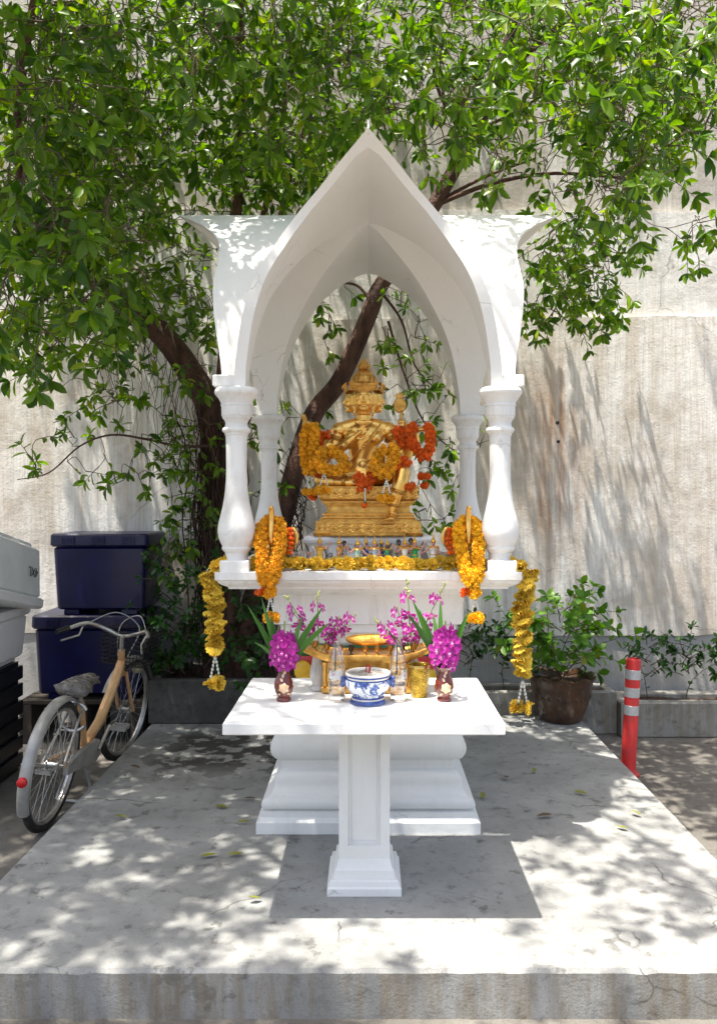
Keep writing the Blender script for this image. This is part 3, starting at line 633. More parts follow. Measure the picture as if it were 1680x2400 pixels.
# garlands on the statue
gl = garland('tall yellow marigold garland hung over the scroll in the statue\'s raised hand', SW(250, 1250, 3.88))
strand(gl, 'marigold', [SW(x, y, Y) for x, y, Y in ((285, 780, 3.86), (235, 850, 3.86), (215, 1000, 3.86), (235, 1180, 3.86), (270, 1230, 3.84), (305, 1130, 3.83), (305, 980, 3.83), (310, 850, 3.84))], .028, True, .022)
tassel(gl, SW(265, 1255, 3.85), .055, n=2)
gl = garland('orange marigold garland half hidden behind the tall yellow one on the statue', SW(400, 1000, 3.98))
strand(gl, 'orange', [SW(x, y, Y) for x, y, Y in ((400, 830, 3.95), (365, 900, 3.95), (360, 985, 3.93), (350, 1100, 3.91), (315, 1200, 3.89), (310, 1280, 3.88))], .021, step=.02)
strand(gl, 'orange', [SW(x, y, Y) for x, y, Y in ((400, 830, 3.95), (428, 880, 3.95), (425, 930, 3.94))], .021, step=.02)
tassel(gl, SW(305, 1310, 3.87), .05, 'orange', 1, .028)
gl = garland('round yellow marigold garland resting over the statue\'s crossed knee', SW(470, 1230, 3.78))
strand(gl, 'marigold', [SW(x, y, Y) for x, y, Y in ((440, 1025, 3.80), (360, 1075, 3.79), (365, 1165, 3.77), (460, 1210, 3.76), (580, 1200, 3.77), (590, 1140, 3.79), (530, 1060, 3.81))], .029, True, .022)
tassel(gl, SW(400, 1235, 3.76), .055, n=2, flower=.03)
gl = garland('yellow marigold garland on the hand above the statue\'s lowered knee', SW(960, 1250, 3.74))
strand(gl, 'marigold', [SW(x, y, Y) for x, y, Y in ((1010, 1005, 3.75), (915, 1060, 3.74), (885, 1150, 3.73), (920, 1235, 3.70), (985, 1245, 3.69), (1035, 1150, 3.72), (1070, 1045, 3.74))], .029, True, .022)
tassel(gl, SW(985, 1300, 3.66), .06, n=2, flower=.03)
gl = garland('orange marigold garland hanging from the statue\'s outstretched hand', SW(1320, 1080, 3.9))
strand(gl, 'orange', [SW(x, y, Y) for x, y, Y in ((1265, 800, 3.94), (1205, 820, 3.91), (1195, 890, 3.90), (1240, 970, 3.89), (1300, 1050, 3.88), (1345, 1095, 3.87), (1385, 1030, 3.88), (1395, 930, 3.89), (1395, 850, 3.90), (1370, 800, 3.93))], .027, False, step=.021)
tassel(gl, SW(1340, 1120, 3.87), .05, 'orange', 2, .026); tassel(gl, SW(1335, 1215, 3.87), .045, 'orange', 1, .026)
gl = garland('orange marigold garland round the statue\'s forearm below the sceptre', SW(1100, 900, 3.93))
strand(gl, 'orange', [SW(x, y, Y) for x, y, Y in ((1075, 800, 3.93), (1110, 870, 3.91), (1130, 940, 3.91), (1180, 960, 3.92))], .030, step=.022)
gl = garland('orange marigold garland laid across the thigh of the statue\'s lowered leg', SW(1120, 1190, 3.76))
strand(gl, 'orange', [SW(x, y, Y) for x, y, Y in ((1060, 1200, 3.73), (1090, 1130, 3.76), (1150, 1130, 3.78), (1200, 1180, 3.76))], .027, step=.022)
tassel(gl, SW(1225, 1215, 3.75), .05, 'orange', 1, .034)
gl = garland('small orange marigold garland in the statue\'s lap', SW(770, 1330, 3.78))
strand(gl, 'orange', [SW(x, y, Y) for x, y, Y in ((715, 1240, 3.80), (740, 1300, 3.77), (775, 1370, 3.74), (830, 1310, 3.76), (850, 1260, 3.79))], .028, step=.022)
strand(gl, 'orange', [SW(x, y, Y) for x, y, Y in ((740, 1360, 3.74), (745, 1420, 3.735))], .018, step=.018)
tassel(gl, SW(785, 1390, 3.73), .05, 'orange', 1, .02)

# ------------------------------------------------------------------ gold elephants with garlands
def elephant_mesh():
    e = MB()
    e.ell((0, .11, .120), (.068, .105, .062)); e.ell((0, .0, .135), (.050, .050, .055)); e.ell((0, .03, .130), (.055, .06, .055)); e.ell((0, -.012, .160), (.038, .036, .036))
    for sx in (-1, 1):
        for y in (.05, .165): e.cap([(sx*.042, y, .10), (sx*.042, y, .045), (sx*.042, y, .018)], [.029, .024, .026], 12)
        e.ell((sx*.078, .022, .140), (.034, .010, .050), M=Matrix.Rotation(sx*R(-18), 4, 'Z')); e.cap([(sx*.020, -.040, .112), (sx*.028, -.068, .108), (sx*.030, -.085, .125)], [.008, .006, .003], 8)
    e.cap(curve([(0, -.035, .135), (0, -.060, .115), (0, -.082, .125), (0, -.084, .165), (0, -.078, .215), (0, -.086, .262), (.0, -.098, .272)], 4), [.028-.018*(k/24)**.7 for k in range(25)], 10)
    e.cap([(0, .205, .14), (0, .218, .09), (0, .215, .06)], [.008, .006, .008], 8)
    return finish(e, .0045, 3, 'body')
EM = elephant_mesh(); EM.materials.append(M_['gold'])
def elephant(x, lab, glab, kind):
    t = thing('elephant_statue', lab, 'elephant', (x, 3.56, 1.1665), group='gold elephants on the shrine shelf'); put('body', EM, None, t)
    for sx in (-1, 1): MB().ell((sx*.022, -.036, .168), (.004, .004, .005), 8, 6).build('eye', pm('dark_eye', (.03, .018, .01), None, rough=.3), t)
    gl = garland(glab, (x, 3.42, 1.18)); Yf = 3.44
    z = lambda py, Y: CAMH-(py-CY)*Y/F
    pts = [(x+.005, 3.515, 1.385), (x-.036, 3.49, 1.36), (x-.043, 3.455, 1.31), (x-.035, 3.425, 1.25), (x-.028, 3.395, 1.19), (x-.020, 3.355, 1.15), (x+.002, 3.345, 1.12), (x+.024, 3.355, 1.15), (x+.030, 3.395, 1.19), (x+.036, 3.425, 1.25), (x+.043, 3.455, 1.31), (x+.034, 3.49, 1.36)]
    strand(gl, kind, pts, .0285, True, .021)
    blossom(gl, MG[kind][0], Vector((x+.008, 3.345, 1.085)), .03, sq_=.7); blossom(gl, MG[kind][1], Vector((x+.02, 3.345, 1.09)), .026, sq_=.7)
    tassel(gl, Vector((x+.012, 3.345, 1.07)), .062, kind, 2, .033, .016, .0046)
    for q in range(3): blossom(gl, MG['orange'][q], Vector((x-.035+.012*q, 3.352, 1.085+.004*q)), .022, sq_=.7)
    strand(gl, 'orange', [(x+math.copysign(.072, -x), 3.50, 1.36), (x+math.copysign(.082, -x), 3.48, 1.29), (x+math.copysign(.075, -x), 3.47, 1.23)], .016, step=.02)
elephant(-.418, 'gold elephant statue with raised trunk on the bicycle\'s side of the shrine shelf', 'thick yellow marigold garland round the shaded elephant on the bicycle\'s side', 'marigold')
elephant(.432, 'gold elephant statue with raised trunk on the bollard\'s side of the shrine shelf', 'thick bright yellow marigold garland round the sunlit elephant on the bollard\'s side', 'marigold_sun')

# ------------------------------------------------------------------ flower row along the shelf and side garlands
gl = thing('flower_row', 'row of limp yellow blossoms strung along the front of the shrine shelf', 'garland', (0, 3.47, 1.167))
for k in range(30):
    x = -.475+.95*k/29; blossom(gl, RU[k % 4], Vector((x+random.uniform(-.008, .008), 3.475+random.uniform(-.012, .012), 1.195+random.uniform(-.006, .010))), random.uniform(.028, .036), Euler((random.uniform(.6, 1.5), random.uniform(-.5, .5), random.uniform(-.6, .6))).to_matrix().to_4x4())
    if k % 2: blossom(gl, RU[(k+1) % 4], Vector((x, 3.50, 1.19)), .03, Euler((random.uniform(.3, 1.3), random.uniform(-.7, .7), 0)).to_matrix().to_4x4())
def hanging(label, sx, ztop, zbot, n):
    x0 = sx*.655; gl = garland(label, (x0, 3.45, zbot), 'long limp yellow garlands hanging from the shelf corners')
    for k in range(3): blossom(gl, RU[k], Vector((sx*(.60+.022*k), 3.44-.01*k, 1.205-.008*k)), .032, Euler((random.uniform(.3, 1.2), random.uniform(-.5, .5), 0)).to_matrix().to_4x4())
    for k in range(n):
        t = k/(n-1); z = ztop+(zbot-ztop)*t; x = sx*(.69-.035*min(t*3, 1)+.004*math.sin(k*1.9)); p = Vector((x, 3.44+.006*math.sin(k*2.3), z))
        for q in range(3):
            a = random.uniform(0, 6.3) if q == 0 else a+2.1
            blossom(gl, random.choice(RU), p+Vector((.016*math.cos(a), .016*math.sin(a), random.uniform(-.006, .006))), random.uniform(.027, .035), Euler((random.uniform(-.7, .7), random.uniform(-.7, .7), random.uniform(0, 6))).to_matrix().to_4x4() @ Matrix.Scale(-1, 4, (0, 0, 1)))
    m = MB().tube([(sx*.66, 3.44, 1.20), (sx*.688, 3.44, 1.17), (sx*.655, 3.44, ztop-.12), (x, 3.44, zbot)], .003, 5); m.build('string', M_['string'], gl, True)
    tassel(gl, Vector((x, 3.44, zbot-.03)), .095, 'ruffle', 2, .042, .022, .0055)
hanging('long limp yellow garland hanging from the shelf corner beside the planter shrub', -1, 1.16, .84, 14)
hanging('longer limp yellow garland hanging from the shelf corner beside the potted plant', 1, 1.16, .735, 18)

# ------------------------------------------------------------------ dancer and animal figurines
SKIN = pm('figurine_skin', (.62, .30, .22), (.50, .22, .16), 40, .45); DARK = pm('figurine_hair', (.015, .012, .012), None, rough=.4)
GOLDF = pm('figurine_gold', (.72, .42, .05), (.50, .25, .03), 60, .35, .6)
def dancer(x, y, label, dress, h=.108, pose=0, turn=0, crown='gold', skin=None):
    h *= 1.2
    t = thing('dancer_figurine', label, 'figurine', (x, y, 1.1665), (0, 0, turn), 'small dancer figurines on the shrine shelf'); s = h/.108
    dm = pm('figurine_dress', dress, tuple(min(c*1.5+.06, 1) for c in dress), 130, .45, .15, lo=.45, hi=.6)
    f = MB(); sc = Matrix.Scale(s, 4)
    f.lathe([(.011, .0, 1), (.013, .008, 1), (.012, .025, 1), (.0135, .040, 1), (.0125, .048, 2), (.0115, .052, 1), (.010, .056, 1), (.0125, .066, 1), (.0145, .073, 2), (.010, .077, 0), (.0045, .079, 0), (.0045, .083, 0)], 12, 1, sc, ey=.75)
    f.ell((0, 0, .0885), (.0072, .0075, .0085), 12, 8, 0, sc)
    for sx in (-1, 1): f.cap([(sx*.007, -.004, .012), (sx*.008, -.008, .004)], [.005, .004], 6, 0, M=sc)
    poses = [((.013, .075), (.030, .062), (.040, .082)), ((.013, .075), (.028, .060), (.044, .052)), ((.013, .074), (.026, .070), (.037, .090)), ((.013, .074), (.020, .055), (.008, .050))]
    for sx, pz in ((-1, poses[pose % 4]), (1, poses[(pose+1+pose//4) % 4])):
        q = [(sx*pz[0][0], 0, pz[0][1]), (sx*pz[1][0], -.006, pz[1][1]), (sx*pz[2][0], -.009, pz[2][1])]
        f.cap(q, [.0048, .0037, .0027], 7, 0, M=sc); f.cap([q[2], (q[2][0]+sx*.003, q[2][1], q[2][2]+.007)], [.0027, .0016], 6, 0, M=sc)
        f.cap([(sx*.012, 0, .076), (sx*.016, 0, .071)], [.0062, .0052], 7, 2, M=sc)
    f.build('body', [skin or SKIN, dm, GOLDF], t, smooth=50)
    if crown == 'gold': MB().lathe([(.0075, .092), (.0095, .0945), (.0085, .098), (.0055, .101), (.0058, .1035), (.0035, .108), (.002, .116), (.0006, .125)], 10, 0, sc).build('crown', GOLDF, t)
    else: MB().ell((0, .002, .0925), (.0092, .0092, .0095), 10, 6, 0, sc).build('hair', DARK, t)
def fx(cx): return (580+.361*cx-CX)*3.56/F
dancer(fx(470), 3.555, 'dancer figurine in an all-gold costume with one arm lifted high', (.62, .36, .03), .112, 1)
dancer(fx(595), 3.56, 'gold dancer figurine turned sideways beside the gold-costumed dancer', (.66, .38, .05), .108, 3, R(70))
dancer(fx(715), 3.555, 'dancer figurine in pale mint costume with gold belt', (.30, .50, .42), .104, 0)
dancer(fx(825), 3.555, 'dancer figurine in silver-blue costume with gold crown', (.32, .42, .48), .108, 2)
dancer(fx(1020), 3.555, 'dancer figurine in white costume next to the green one', (.72, .66, .56), .108, 4)
dancer(fx(1085), 3.565, 'dancer figurine in bright green costume', (.015, .30, .05), .110, 1)
dancer(fx(1205), 3.555, 'dancer figurine in white costume crossed with gold bands, arm raised', (.74, .68, .58), .114, 5)
BL = pm('figurine_dark_skin', (.16, .10, .08), None, rough=.5)
dancer(fx(625), 3.62, 'dark-haired silver figurine behind the gold dancers', (.35, .38, .42), .108, 3, .2, 'hair', BL)
dancer(fx(768), 3.63, 'figurine in deep blue costume behind the mint dancer', (.02, .08, .28), .106, 3, 0, 'gold', BL)
dancer(fx(870), 3.63, 'figurine in navy costume behind the silver-blue dancer', (.02, .06, .20), .104, 1, 0, 'gold', BL)
dancer(fx(908), 3.60, 'figurine in leaf green sash behind the shelf blossoms', (.05, .28, .12), .100, 2, 0, 'gold', BL)
dancer(fx(985), 3.63, 'dark-haired figurine behind the white dancer', (.30, .30, .32), .112, 3, 0, 'hair', BL)
dancer(fx(1065), 3.635, 'dark-haired figurine behind the green dancer', (.25, .27, .28), .118, 3, 0, 'hair', BL)
GREY = pm('grey_ceramic', (.30, .27, .25), (.48, .45, .42), 60, .45); STRIPE = pm('patterned_ceramic', (.12, .12, .14), (.62, .62, .64), 90, .4, lo=.47, hi=.52)
def small_elephant(x, y, label, turn):
    e = MB()
    e.ell((0, .02, .045), (.022, .034, .022)); e.ell((0, -.016, .058), (.017, .018, .019))
    for sx in (-1, 1):
        for yy in (.0, .04): e.cap([(sx*.012, yy, .035), (sx*.012, yy, .007)], [.009, .008], 8)
        e.ell((sx*.020, -.008, .058), (.011, .004, .017))
    e.cap([(0, -.03, .054), (0, -.042, .044), (0, -.046, .058), (0, -.044, .078)], [.009, .008, .006, .004], 8)
    t = thing('elephant_figurine', label, 'figurine', (x, y, 1.1665), (0, 0, turn), 'small grey animal figurines on the shrine shelf'); put('body', finish(e, .003, 2, 'body'), GREY, t)
    MB().lathe([(.0228, -.012), (.0236, 0), (.0228, .012)], 14, 0, Matrix.Translation((0, .02, .046)) @ Matrix.Rotation(R(90), 4, 'X')).build('saddle_cloth', STRIPE, t)
def small_horse(x, y, label, turn, mat):
    e = MB(); e.ell((0, .01, .052), (.013, .030, .014))
    for sx in (-1, 1):
        for yy in (-.01, .032): e.cap([(sx*.008, yy, .045), (sx*.008, yy+(.003 if yy > 0 else 0), .022), (sx*.008, yy, .003)], [.0068, .0042, .0046], 7)
        e.cap([(sx*.006, -.027, .094), (sx*.008, -.026, .106)], [.003, .0012], 6)
    e.cap([(0, -.012, .056), (0, -.024, .075), (0, -.028, .090)], [.012, .009, .008], 8); e.cap([(0, -.026, .092), (0, -.044, .080)], [.008, .0052], 8); e.cap([(0, .038, .055), (0, .050, .045), (0, .050, .022)], [.005, .006, .003], 7)
    t = thing('horse_figurine', label, 'figurine', (x, y, 1.1665), (0, 0, turn), 'small grey animal figurines on the shrine shelf'); put('body', finish(e, .0025, 1, 'body'), mat, t)
    MB().lathe([(.0142, -.008), (.0148, 0), (.0142, .008)], 12, 0, Matrix.Translation((0, .012, .054)) @ Matrix.Rotation(R(90), 4, 'X')).build('saddle_cloth', STRIPE, t)
small_elephant(fx(320), 3.57, 'grey elephant figurine with patterned cloth beside the shaded gold elephant', R(35))
small_elephant(fx(1268), 3.585, 'grey elephant figurine with patterned cloth beside the sunlit gold elephant', R(-40))
small_horse(fx(412), 3.57, 'pale horse figurine between the grey elephant and the gold dancer', R(25), pm('pale_ceramic', (.55, .52, .49), (.40, .38, .36), 50, .4))
small_horse(fx(525), 3.60, 'speckled horse figurine behind the gold dancer\'s raised arm', R(-20), STRIPE)
small_horse(fx(945), 3.61, 'grey horse figurine between the navy figurine and the white dancer', R(20), GREY)
small_horse(fx(1150), 3.61, 'grey horse figurine between the green dancer and the gold-banded dancer', R(-15), GREY)

# ------------------------------------------------------------------ things on the altar table
TZ = .7155
bw = thing('incense_bowl', 'blue and white porcelain incense bowl with two lug handles on the altar table', 'bowl', (-.002, 3.0, TZ))
def porcelain():
    m, nd, lk = nodes('porcelain_floral'); b = nd['Principled BSDF']; co = N_(nd, 'ShaderNodeTexCoord').outputs['Object']
    v = nd.new('ShaderNodeTexVoronoi'); v.inputs['Scale'].default_value = 26; v.inputs['Randomness'].default_value = .8
    dn = nd.new('ShaderNodeTexNoise'); dn.inputs['Scale'].default_value = 60; lk.new(co, dn.inputs['Vector']); lk.new(mix(nd, lk, .035, co, dn.outputs['Color']), v.inputs['Vector'])
    sp = ramp(nd, lk, v.outputs['Distance'], .40, .46, (1, 1, 1, 1), (0, 0, 0, 1)); inn = ramp(nd, lk, v.outputs['Distance'], .08, .16)
    v2 = nd.new('ShaderNodeTexVoronoi'); v2.feature = 'DISTANCE_TO_EDGE'; v2.inputs['Scale'].default_value = 20; lk.new(mix(nd, lk, .03, co, dn.outputs['Color']), v2.inputs['Vector'])
    vine = ramp(nd, lk, v2.outputs['Distance'], .03, .06, (1, 1, 1, 1), (0, 0, 0, 1))
    f = mth(nd, lk, 'MAXIMUM', mth(nd, lk, 'MULTIPLY', sp, inn), mth(nd, lk, 'MULTIPLY', vine, .75))
    blu = mix(nd, lk, ramp(nd, lk, noise(nd, lk, co, 90), .35, .6), (.012, .035, .20), (.06, .14, .42))
    lk.new(mix(nd, lk, f, (.74, .76, .78), blu), b.inputs['Base Color']); b.inputs['Roughness'].default_value = .12; b.inputs['Coat Weight'].default_value = .5; return m
BLUE = pm('cobalt_glaze', (.015, .035, .17), (.05, .10, .33), 50, .15, coat=.5); CREAM = pm('porcelain_rim', (.70, .69, .64), (.56, .53, .46), 40, .2, coat=.4)
bp = [(.060, 0, 1), (.067, .002, 1), (.067, .012, 1), (.063, .018, 2), (.060, .022, 1), (.056, .028, 0), (.062, .036, 0), (.074, .050, 0), (.082, .064, 0), (.085, .078, 0), (.082, .090, 1), (.080, .095, 2), (.082, .101, 1), (.086, .104, 1), (.086, .1085, 2), (.0845, .114, 2), (.081, .1155, 2), (.074, .113, 2), (.072, .106, 2), (.072, .100, 2)]
MB().lathe(bp, 48).build('bowl', [porcelain(), BLUE, CREAM], bw, smooth=40)
for sx in (-1, 1):
    h_ = MB(); h_.ell((sx*.090, 0, .080), (.012, .013, .021), 14, 10); h_.ell((sx*.094, -.004, .092), (.008, .010, .009), 10, 8); h_.ell((sx*.094, -.002, .066), (.008, .010, .008), 10, 8)
    h_.build('lug_handle', BLUE, bw)
ash = pm('incense_ash', (.24, .23, .21), (.42, .40, .37), 70, .95, 0, 1, 80, .02)
V = []; sa = MB()
for r in range(8):
    for k in range(36): a = 2*math.pi*k/36; rad = .0722*r/7; V.append((rad*math.cos(a), rad*math.sin(a), .107+random.uniform(-.002, .003)+.004*(1-r/7)))
sa.add(V, [(r*36+k, r*36+(k+1) % 36, (r+1)*36+(k+1) % 36, (r+1)*36+k) for r in range(7) for k in range(36)]).build('ash', ash, bw, smooth=180)
inc = pm('incense_red', (.42, .012, .02), (.28, .01, .015), 40, .6)
for k in range(7):
    x, y = random.uniform(-.008, .010), random.uniform(-.012, .014); o = MB().tube([(x, y, .10), (x+random.uniform(-.004, .004), y, .138+random.uniform(-.006, .008))], .0014, 6).build('stick', inc, None)
    tag(o, 'burnt-down red incense stick standing in the ash of the porcelain bowl', 'incense', 'incense stubs in the porcelain bowl'); o.name = 'incense_stick'; o.location = (-.002, 3.0, TZ); WM[o] = Matrix.Translation(o.location)

def clear_mat(name, tint=(1, 1, 1), amt=.12):
    m, nd, lk = nodes(name); out = nd['Material Output']; nd.remove(nd['Principled BSDF'])
    t = nd.new('ShaderNodeBsdfTransparent'); t.inputs[0].default_value = (*tint, 1); g_ = nd.new('ShaderNodeBsdfGlossy'); g_.inputs['Roughness'].default_value = .06
    lw = nd.new('ShaderNodeLayerWeight'); lw.inputs[0].default_value = .42; ms = nd.new('ShaderNodeMixShader')
    lk.new(mth(nd, lk, 'ADD', mth(nd, lk, 'MULTIPLY', lw.outputs['Facing'], .55), amt), ms.inputs[0]); lk.new(t.outputs[0], ms.inputs[1]); lk.new(g_.outputs[0], ms.inputs[2]); lk.new(ms.outputs[0], out.inputs[0]); return m
PET = clear_mat('clear_plastic', (.97, .98, .98)); WATER, nd, lk = nodes('water_fill'); b = nd['Principled BSDF']; b.inputs['Transmission Weight'].default_value = 1; b.inputs['Roughness'].default_value = .02; b.inputs['IOR'].default_value = 1.2; b.inputs['Base Color'].default_value = (.97, .98, .98, 1)
BLK = pm('black_plastic', (.012, .012, .013), None, rough=.35)
def label_mat():
    m, nd, lk = nodes('bottle_label'); b = nd['Principled BSDF']; co = N_(nd, 'ShaderNodeTexCoord').outputs['Object']
    n = noise(nd, lk, co, 55, 2); c = ramp(nd, lk, n, .42, .6, (.10, .42, .22, 1), (.62, .30, .55, 1)); c = mix(nd, lk, ramp(nd, lk, noise(nd, lk, co, 38, 2), .48, .5), c, (.60, .68, .74))
    lk.new(c, b.inputs['Base Color']); b.inputs['Alpha'].default_value = .6; b.inputs['Roughness'].default_value = .3; return m
LAB = label_mat(); WHT = pm('white_print', (.72, .74, .76), None, rough=.4)
def bottle(x, y, label, straw, lab):
    t = thing('water_bottle', label, 'bottle', (x, y, TZ), group='opened water bottles on the altar table')
    pr = [(.024, .0), (.029, .003), (.031, .012), (.0305, .030), (.0315, .034), (.0305, .040), (.0315, .046), (.0305, .052), (.031, .060), (.0315, .075), (.029, .079), (.0315, .083), (.0315, .125), (.0300, .129), (.0315, .133), (.031, .145), (.028, .165), (.022, .185), (.016, .200), (.0135, .205), (.0135, .210), (.0160, .2105), (.0160, .2135), (.0130, .214), (.0130, .226)]
    MB().lathe(pr, 32, cap=False).build('shell', PET, t, smooth=50)
    MB().lathe([(.022, .002), (.0275, .005), (.0295, .014), (.0292, .06), (.0295, .076), (.0275, .079), (.0295, .083), (.0296, .118)], 28).build('water', WATER, t, smooth=40)
    V = []; a0, a1 = lab
    for z in (.088, .122):
        for k in range(13): a = R(a0+(a1-a0)*k/12); V.append((.0321*math.cos(a), .0321*math.sin(a), z))
    MB().add(V, [(k, k+1, k+14, k+13) for k in range(12)]).build('paper_label', LAB, t, smooth=180)
    bc = MB()
    for k in range(8):
        a = R(a1-34+k*4); wd = R(1.6 if k % 3 else 2.6); bc.add([(.0326*math.cos(q), .0326*math.sin(q), z) for z in (.090, .120) for q in (a, a+wd)], [(0, 1, 3, 2)])
    bc.build('bar_print', WHT, t, smooth=None)
    s = thing('drinking_straw', 'black drinking straw leaning out of the bottle beside the ' + ('grey vase and maroon vase' if x < 0 else 'gold tumbler'), 'straw', (x, y, TZ+.12))
    MB().tube([(-.006*straw[0]/abs(straw[0])*-1, -.002, -.02), (straw[0]*.1, 0, .095), (straw[0], .002, .142)], .003, 8).build('tube', BLK, s)
bottle(-.118, 3.02, 'clear water bottle with partly torn label between the porcelain bowl and grey vase', (-.040, 0), (-150, -45))
bottle(.112, 3.02, 'clear water bottle between the porcelain bowl and the gold tumbler', (-.034, 0), (-70, 5))

tm = pm('hammered_gold_glass', (.60, .40, .06), (.30, .18, .02), 30, .16, .85, 1, 85, .012)
t = thing('gold_tumbler', 'hammered gold glass tumbler beside the maroon vase on the altar table', 'tumbler', (.194, 3.09, TZ))
MB().lathe([(.027, 0), (.030, .002), (.0315, .010), (.0365, .05), (.040, .085), (.0420, .112), (.0428, .122), (.0415, .1225), (.040, .112), (.036, .06), (.029, .012), (.01, .008)], 40).build('cup', tm, t, smooth=50)
MB().lathe([(.0405, .1125), (.0432, .114), (.0432, .1235), (.0428, .125), (.0420, .1235)], 40, cap=False).build('rim', pm('gold_rim', (.70, .50, .16), None, rough=.2, metal=.9), t)

# maroon vases
MAR = pm('maroon_glaze', (.075, .008, .006), (.16, .022, .012), 25, .12, coat=.6); PET_ = pm('vase_painted_petal', (.58, .36, .20), (.74, .55, .36), 60, .3)
def maroon_vase(x, label):
    t = thing('maroon_vase', label, 'vase', (x, 3.03, TZ), group='maroon vases with relief flowers')
    pr = [(.026, 0), (.0275, .003), (.0275, .010), (.022, .015), (.026, .022), (.034, .036), (.037, .052), (.034, .072), (.027, .090), (.021, .104), (.0195, .110), (.023, .120), (.029, .128), (.0275, .1285), (.020, .115), (.018, .10)]
    MB().lathe(pr, 36).build('vessel', MAR, t, smooth=60)
    rad = hermite([p[1] for p in pr[3:13]], [p[0] for p in pr[3:13]])
    def petal(cx, cz, ang, L, W):
        V = []
        for (u, v) in ((0, 0), (.35, -.5), (.7, -.45), (1, 0), (.7, .45), (.35, .5), (.5, 0)):
            px_, pz_ = cx+math.cos(ang)*u*L-math.sin(ang)*v*W, cz+math.sin(ang)*u*L+math.cos(ang)*v*W; r_ = rad(min(max(pz_, .017), .125))
            px_ = max(min(px_, r_*.96), -r_*.96); V.append((px_, -math.sqrt(max(r_*r_-px_*px_, 1e-6))-(.0015 if u not in (.5, 0) else .003), pz_))
        MB().add(V, [(0, 1, 6), (1, 2, 6), (2, 3, 6), (3, 4, 6), (4, 5, 6), (5, 0, 6)]).build('painted_petal', PET_, t, smooth=180)
    for k in range(6): petal(.004, .054, k*math.pi/3+.4, .021, .017)
    for k in range(3): petal(.0, .078+.012*k, math.pi/2+(.7-.7*k), .016, .009)
    for sx in (-1, 1): petal(.004+sx*.012, .034, -math.pi/2+sx*.9, .014, .008)
maroon_vase(-.318, 'maroon vase with painted beige flower holding the shaded orchid spike'); maroon_vase(.285, 'maroon vase with painted beige flower holding the sunlit orchid spike')
GV = pm('grey_ceramic_glaze', (.50, .48, .44), (.60, .58, .54), 14, .15, coat=.5)
def grey_vase(x, y, label):
    t = thing('ceramic_vase', label, 'vase', (x, y, TZ), group='pale grey ceramic vases on the altar table')
    MB().lathe([(.030, 0), (.0335, .004), (.0335, .013), (.024, .022), (.027, .032), (.034, .050), (.0355, .066), (.031, .088), (.024, .110), (.0215, .128), (.024, .145), (.030, .156), (.028, .1565), (.021, .14), (.019, .12)], 36).build('vessel', GV, t, smooth=60)
    fl = MB()
    for k in range(16):
        a = 2*math.pi*k/16; c_, s_ = math.cos(a), math.sin(a); fl.tube([(.0345*c_, .0345*s_, .052), (.0315*c_, .0315*s_, .088), (.0243*c_, .0243*s_, .112), (.0220*c_, .0220*s_, .13)], .0016, 5)
    fl.build('fluting', GV, t, smooth=60)
grey_vase(-.197, 3.20, 'pale grey fluted vase beside the bottle with the torn label'); grey_vase(.172, 3.20, 'pale grey fluted vase behind the gold tumbler')

# orchids
def orchid_mat():
    m, nd, lk = nodes('orchid_petal'); b = nd['Principled BSDF']; co = N_(nd, 'ShaderNodeTexCoord').outputs['Object']
    ln = nd.new('ShaderNodeVectorMath'); ln.operation = 'LENGTH'; lk.new(co, ln.inputs[0]); oi = N_(nd, 'ShaderNodeObjectInfo').outputs['Random']
    f = ramp(nd, lk, mth(nd, lk, 'ADD', ln.outputs['Value'], mth(nd, lk, 'MULTIPLY', mth(nd, lk, 'SUBTRACT', noise(nd, lk, co, 3), .5), .3)), .12, .36)
    c = mix(nd, lk, f, (.80, .55, .72), mix(nd, lk, oi, (.34, .008, .24), (.55, .035, .38)))
    out = nd['Material Output']; t = nd.new('ShaderNodeBsdfTranslucent'); lk.new(c, t.inputs[0]); lk.new(c, b.inputs['Base Color']); b.inputs['Roughness'].default_value = .5
    ms = nd.new('ShaderNodeMixShader'); ms.inputs[0].default_value = .3; lk.new(b.outputs[0], ms.inputs[1]); lk.new(t.outputs[0], ms.inputs[2]); lk.new(ms.outputs[0], out.inputs[0]); return m
OM = orchid_mat(); LIP = pm('orchid_lip', (.50, .01, .30), (.80, .60, .70), 3, .5); BUD = pm('orchid_bud', (.32, .42, .10), (.55, .56, .25), 20, .6); STEM = pm('flower_stem', (.10, .20, .03), (.18, .26, .05), 20, .6)
def orchid_mesh(seed):
    rr = random.Random(seed); m = MB()
    for k, (a, L, W) in enumerate(((90, 1, .62), (18, 1.05, .85), (162, 1.05, .85), (-55, .95, .6), (235, .95, .6))):
        ca, sa = math.cos(R(a)), math.sin(R(a)); V = []
        for (u, v, z) in ((.04, 0, 0), (.38, -.36, .05), (.38, .36, .05), (.5, 0, -.02), (.78, -.46, .10), (.78, .46, .10), (.85, 0, .02), (1.06, -.16, .02), (1.06, .16, .02)):
            u *= L; v *= W; z += rr.uniform(-.05, .05)+.10*u; V.append((ca*u-sa*v, sa*u+ca*v, z))
        m.add(V, [(0, 1, 3), (0, 3, 2), (1, 4, 6, 3), (3, 6, 5, 2), (4, 7, 6), (6, 7, 8), (6, 8, 5)], 0)
    m.ell((0, -.18, .22), (.17, .20, .22), 8, 5, 1); m.ell((0, .06, .16), (.09, .09, .16), 6, 5, 1)
    me = m.mesh('flower', 70); [me.materials.append(x) for x in (OM, LIP)]; return me
OR = [orchid_mesh(i) for i in range(3)]; BUDM = MB().lathe([(.15, -1), (.55, -.5), (.62, 0), (.4, .6), (.08, 1)], 8).mesh('bud', 60); BUDM.materials.append(BUD)
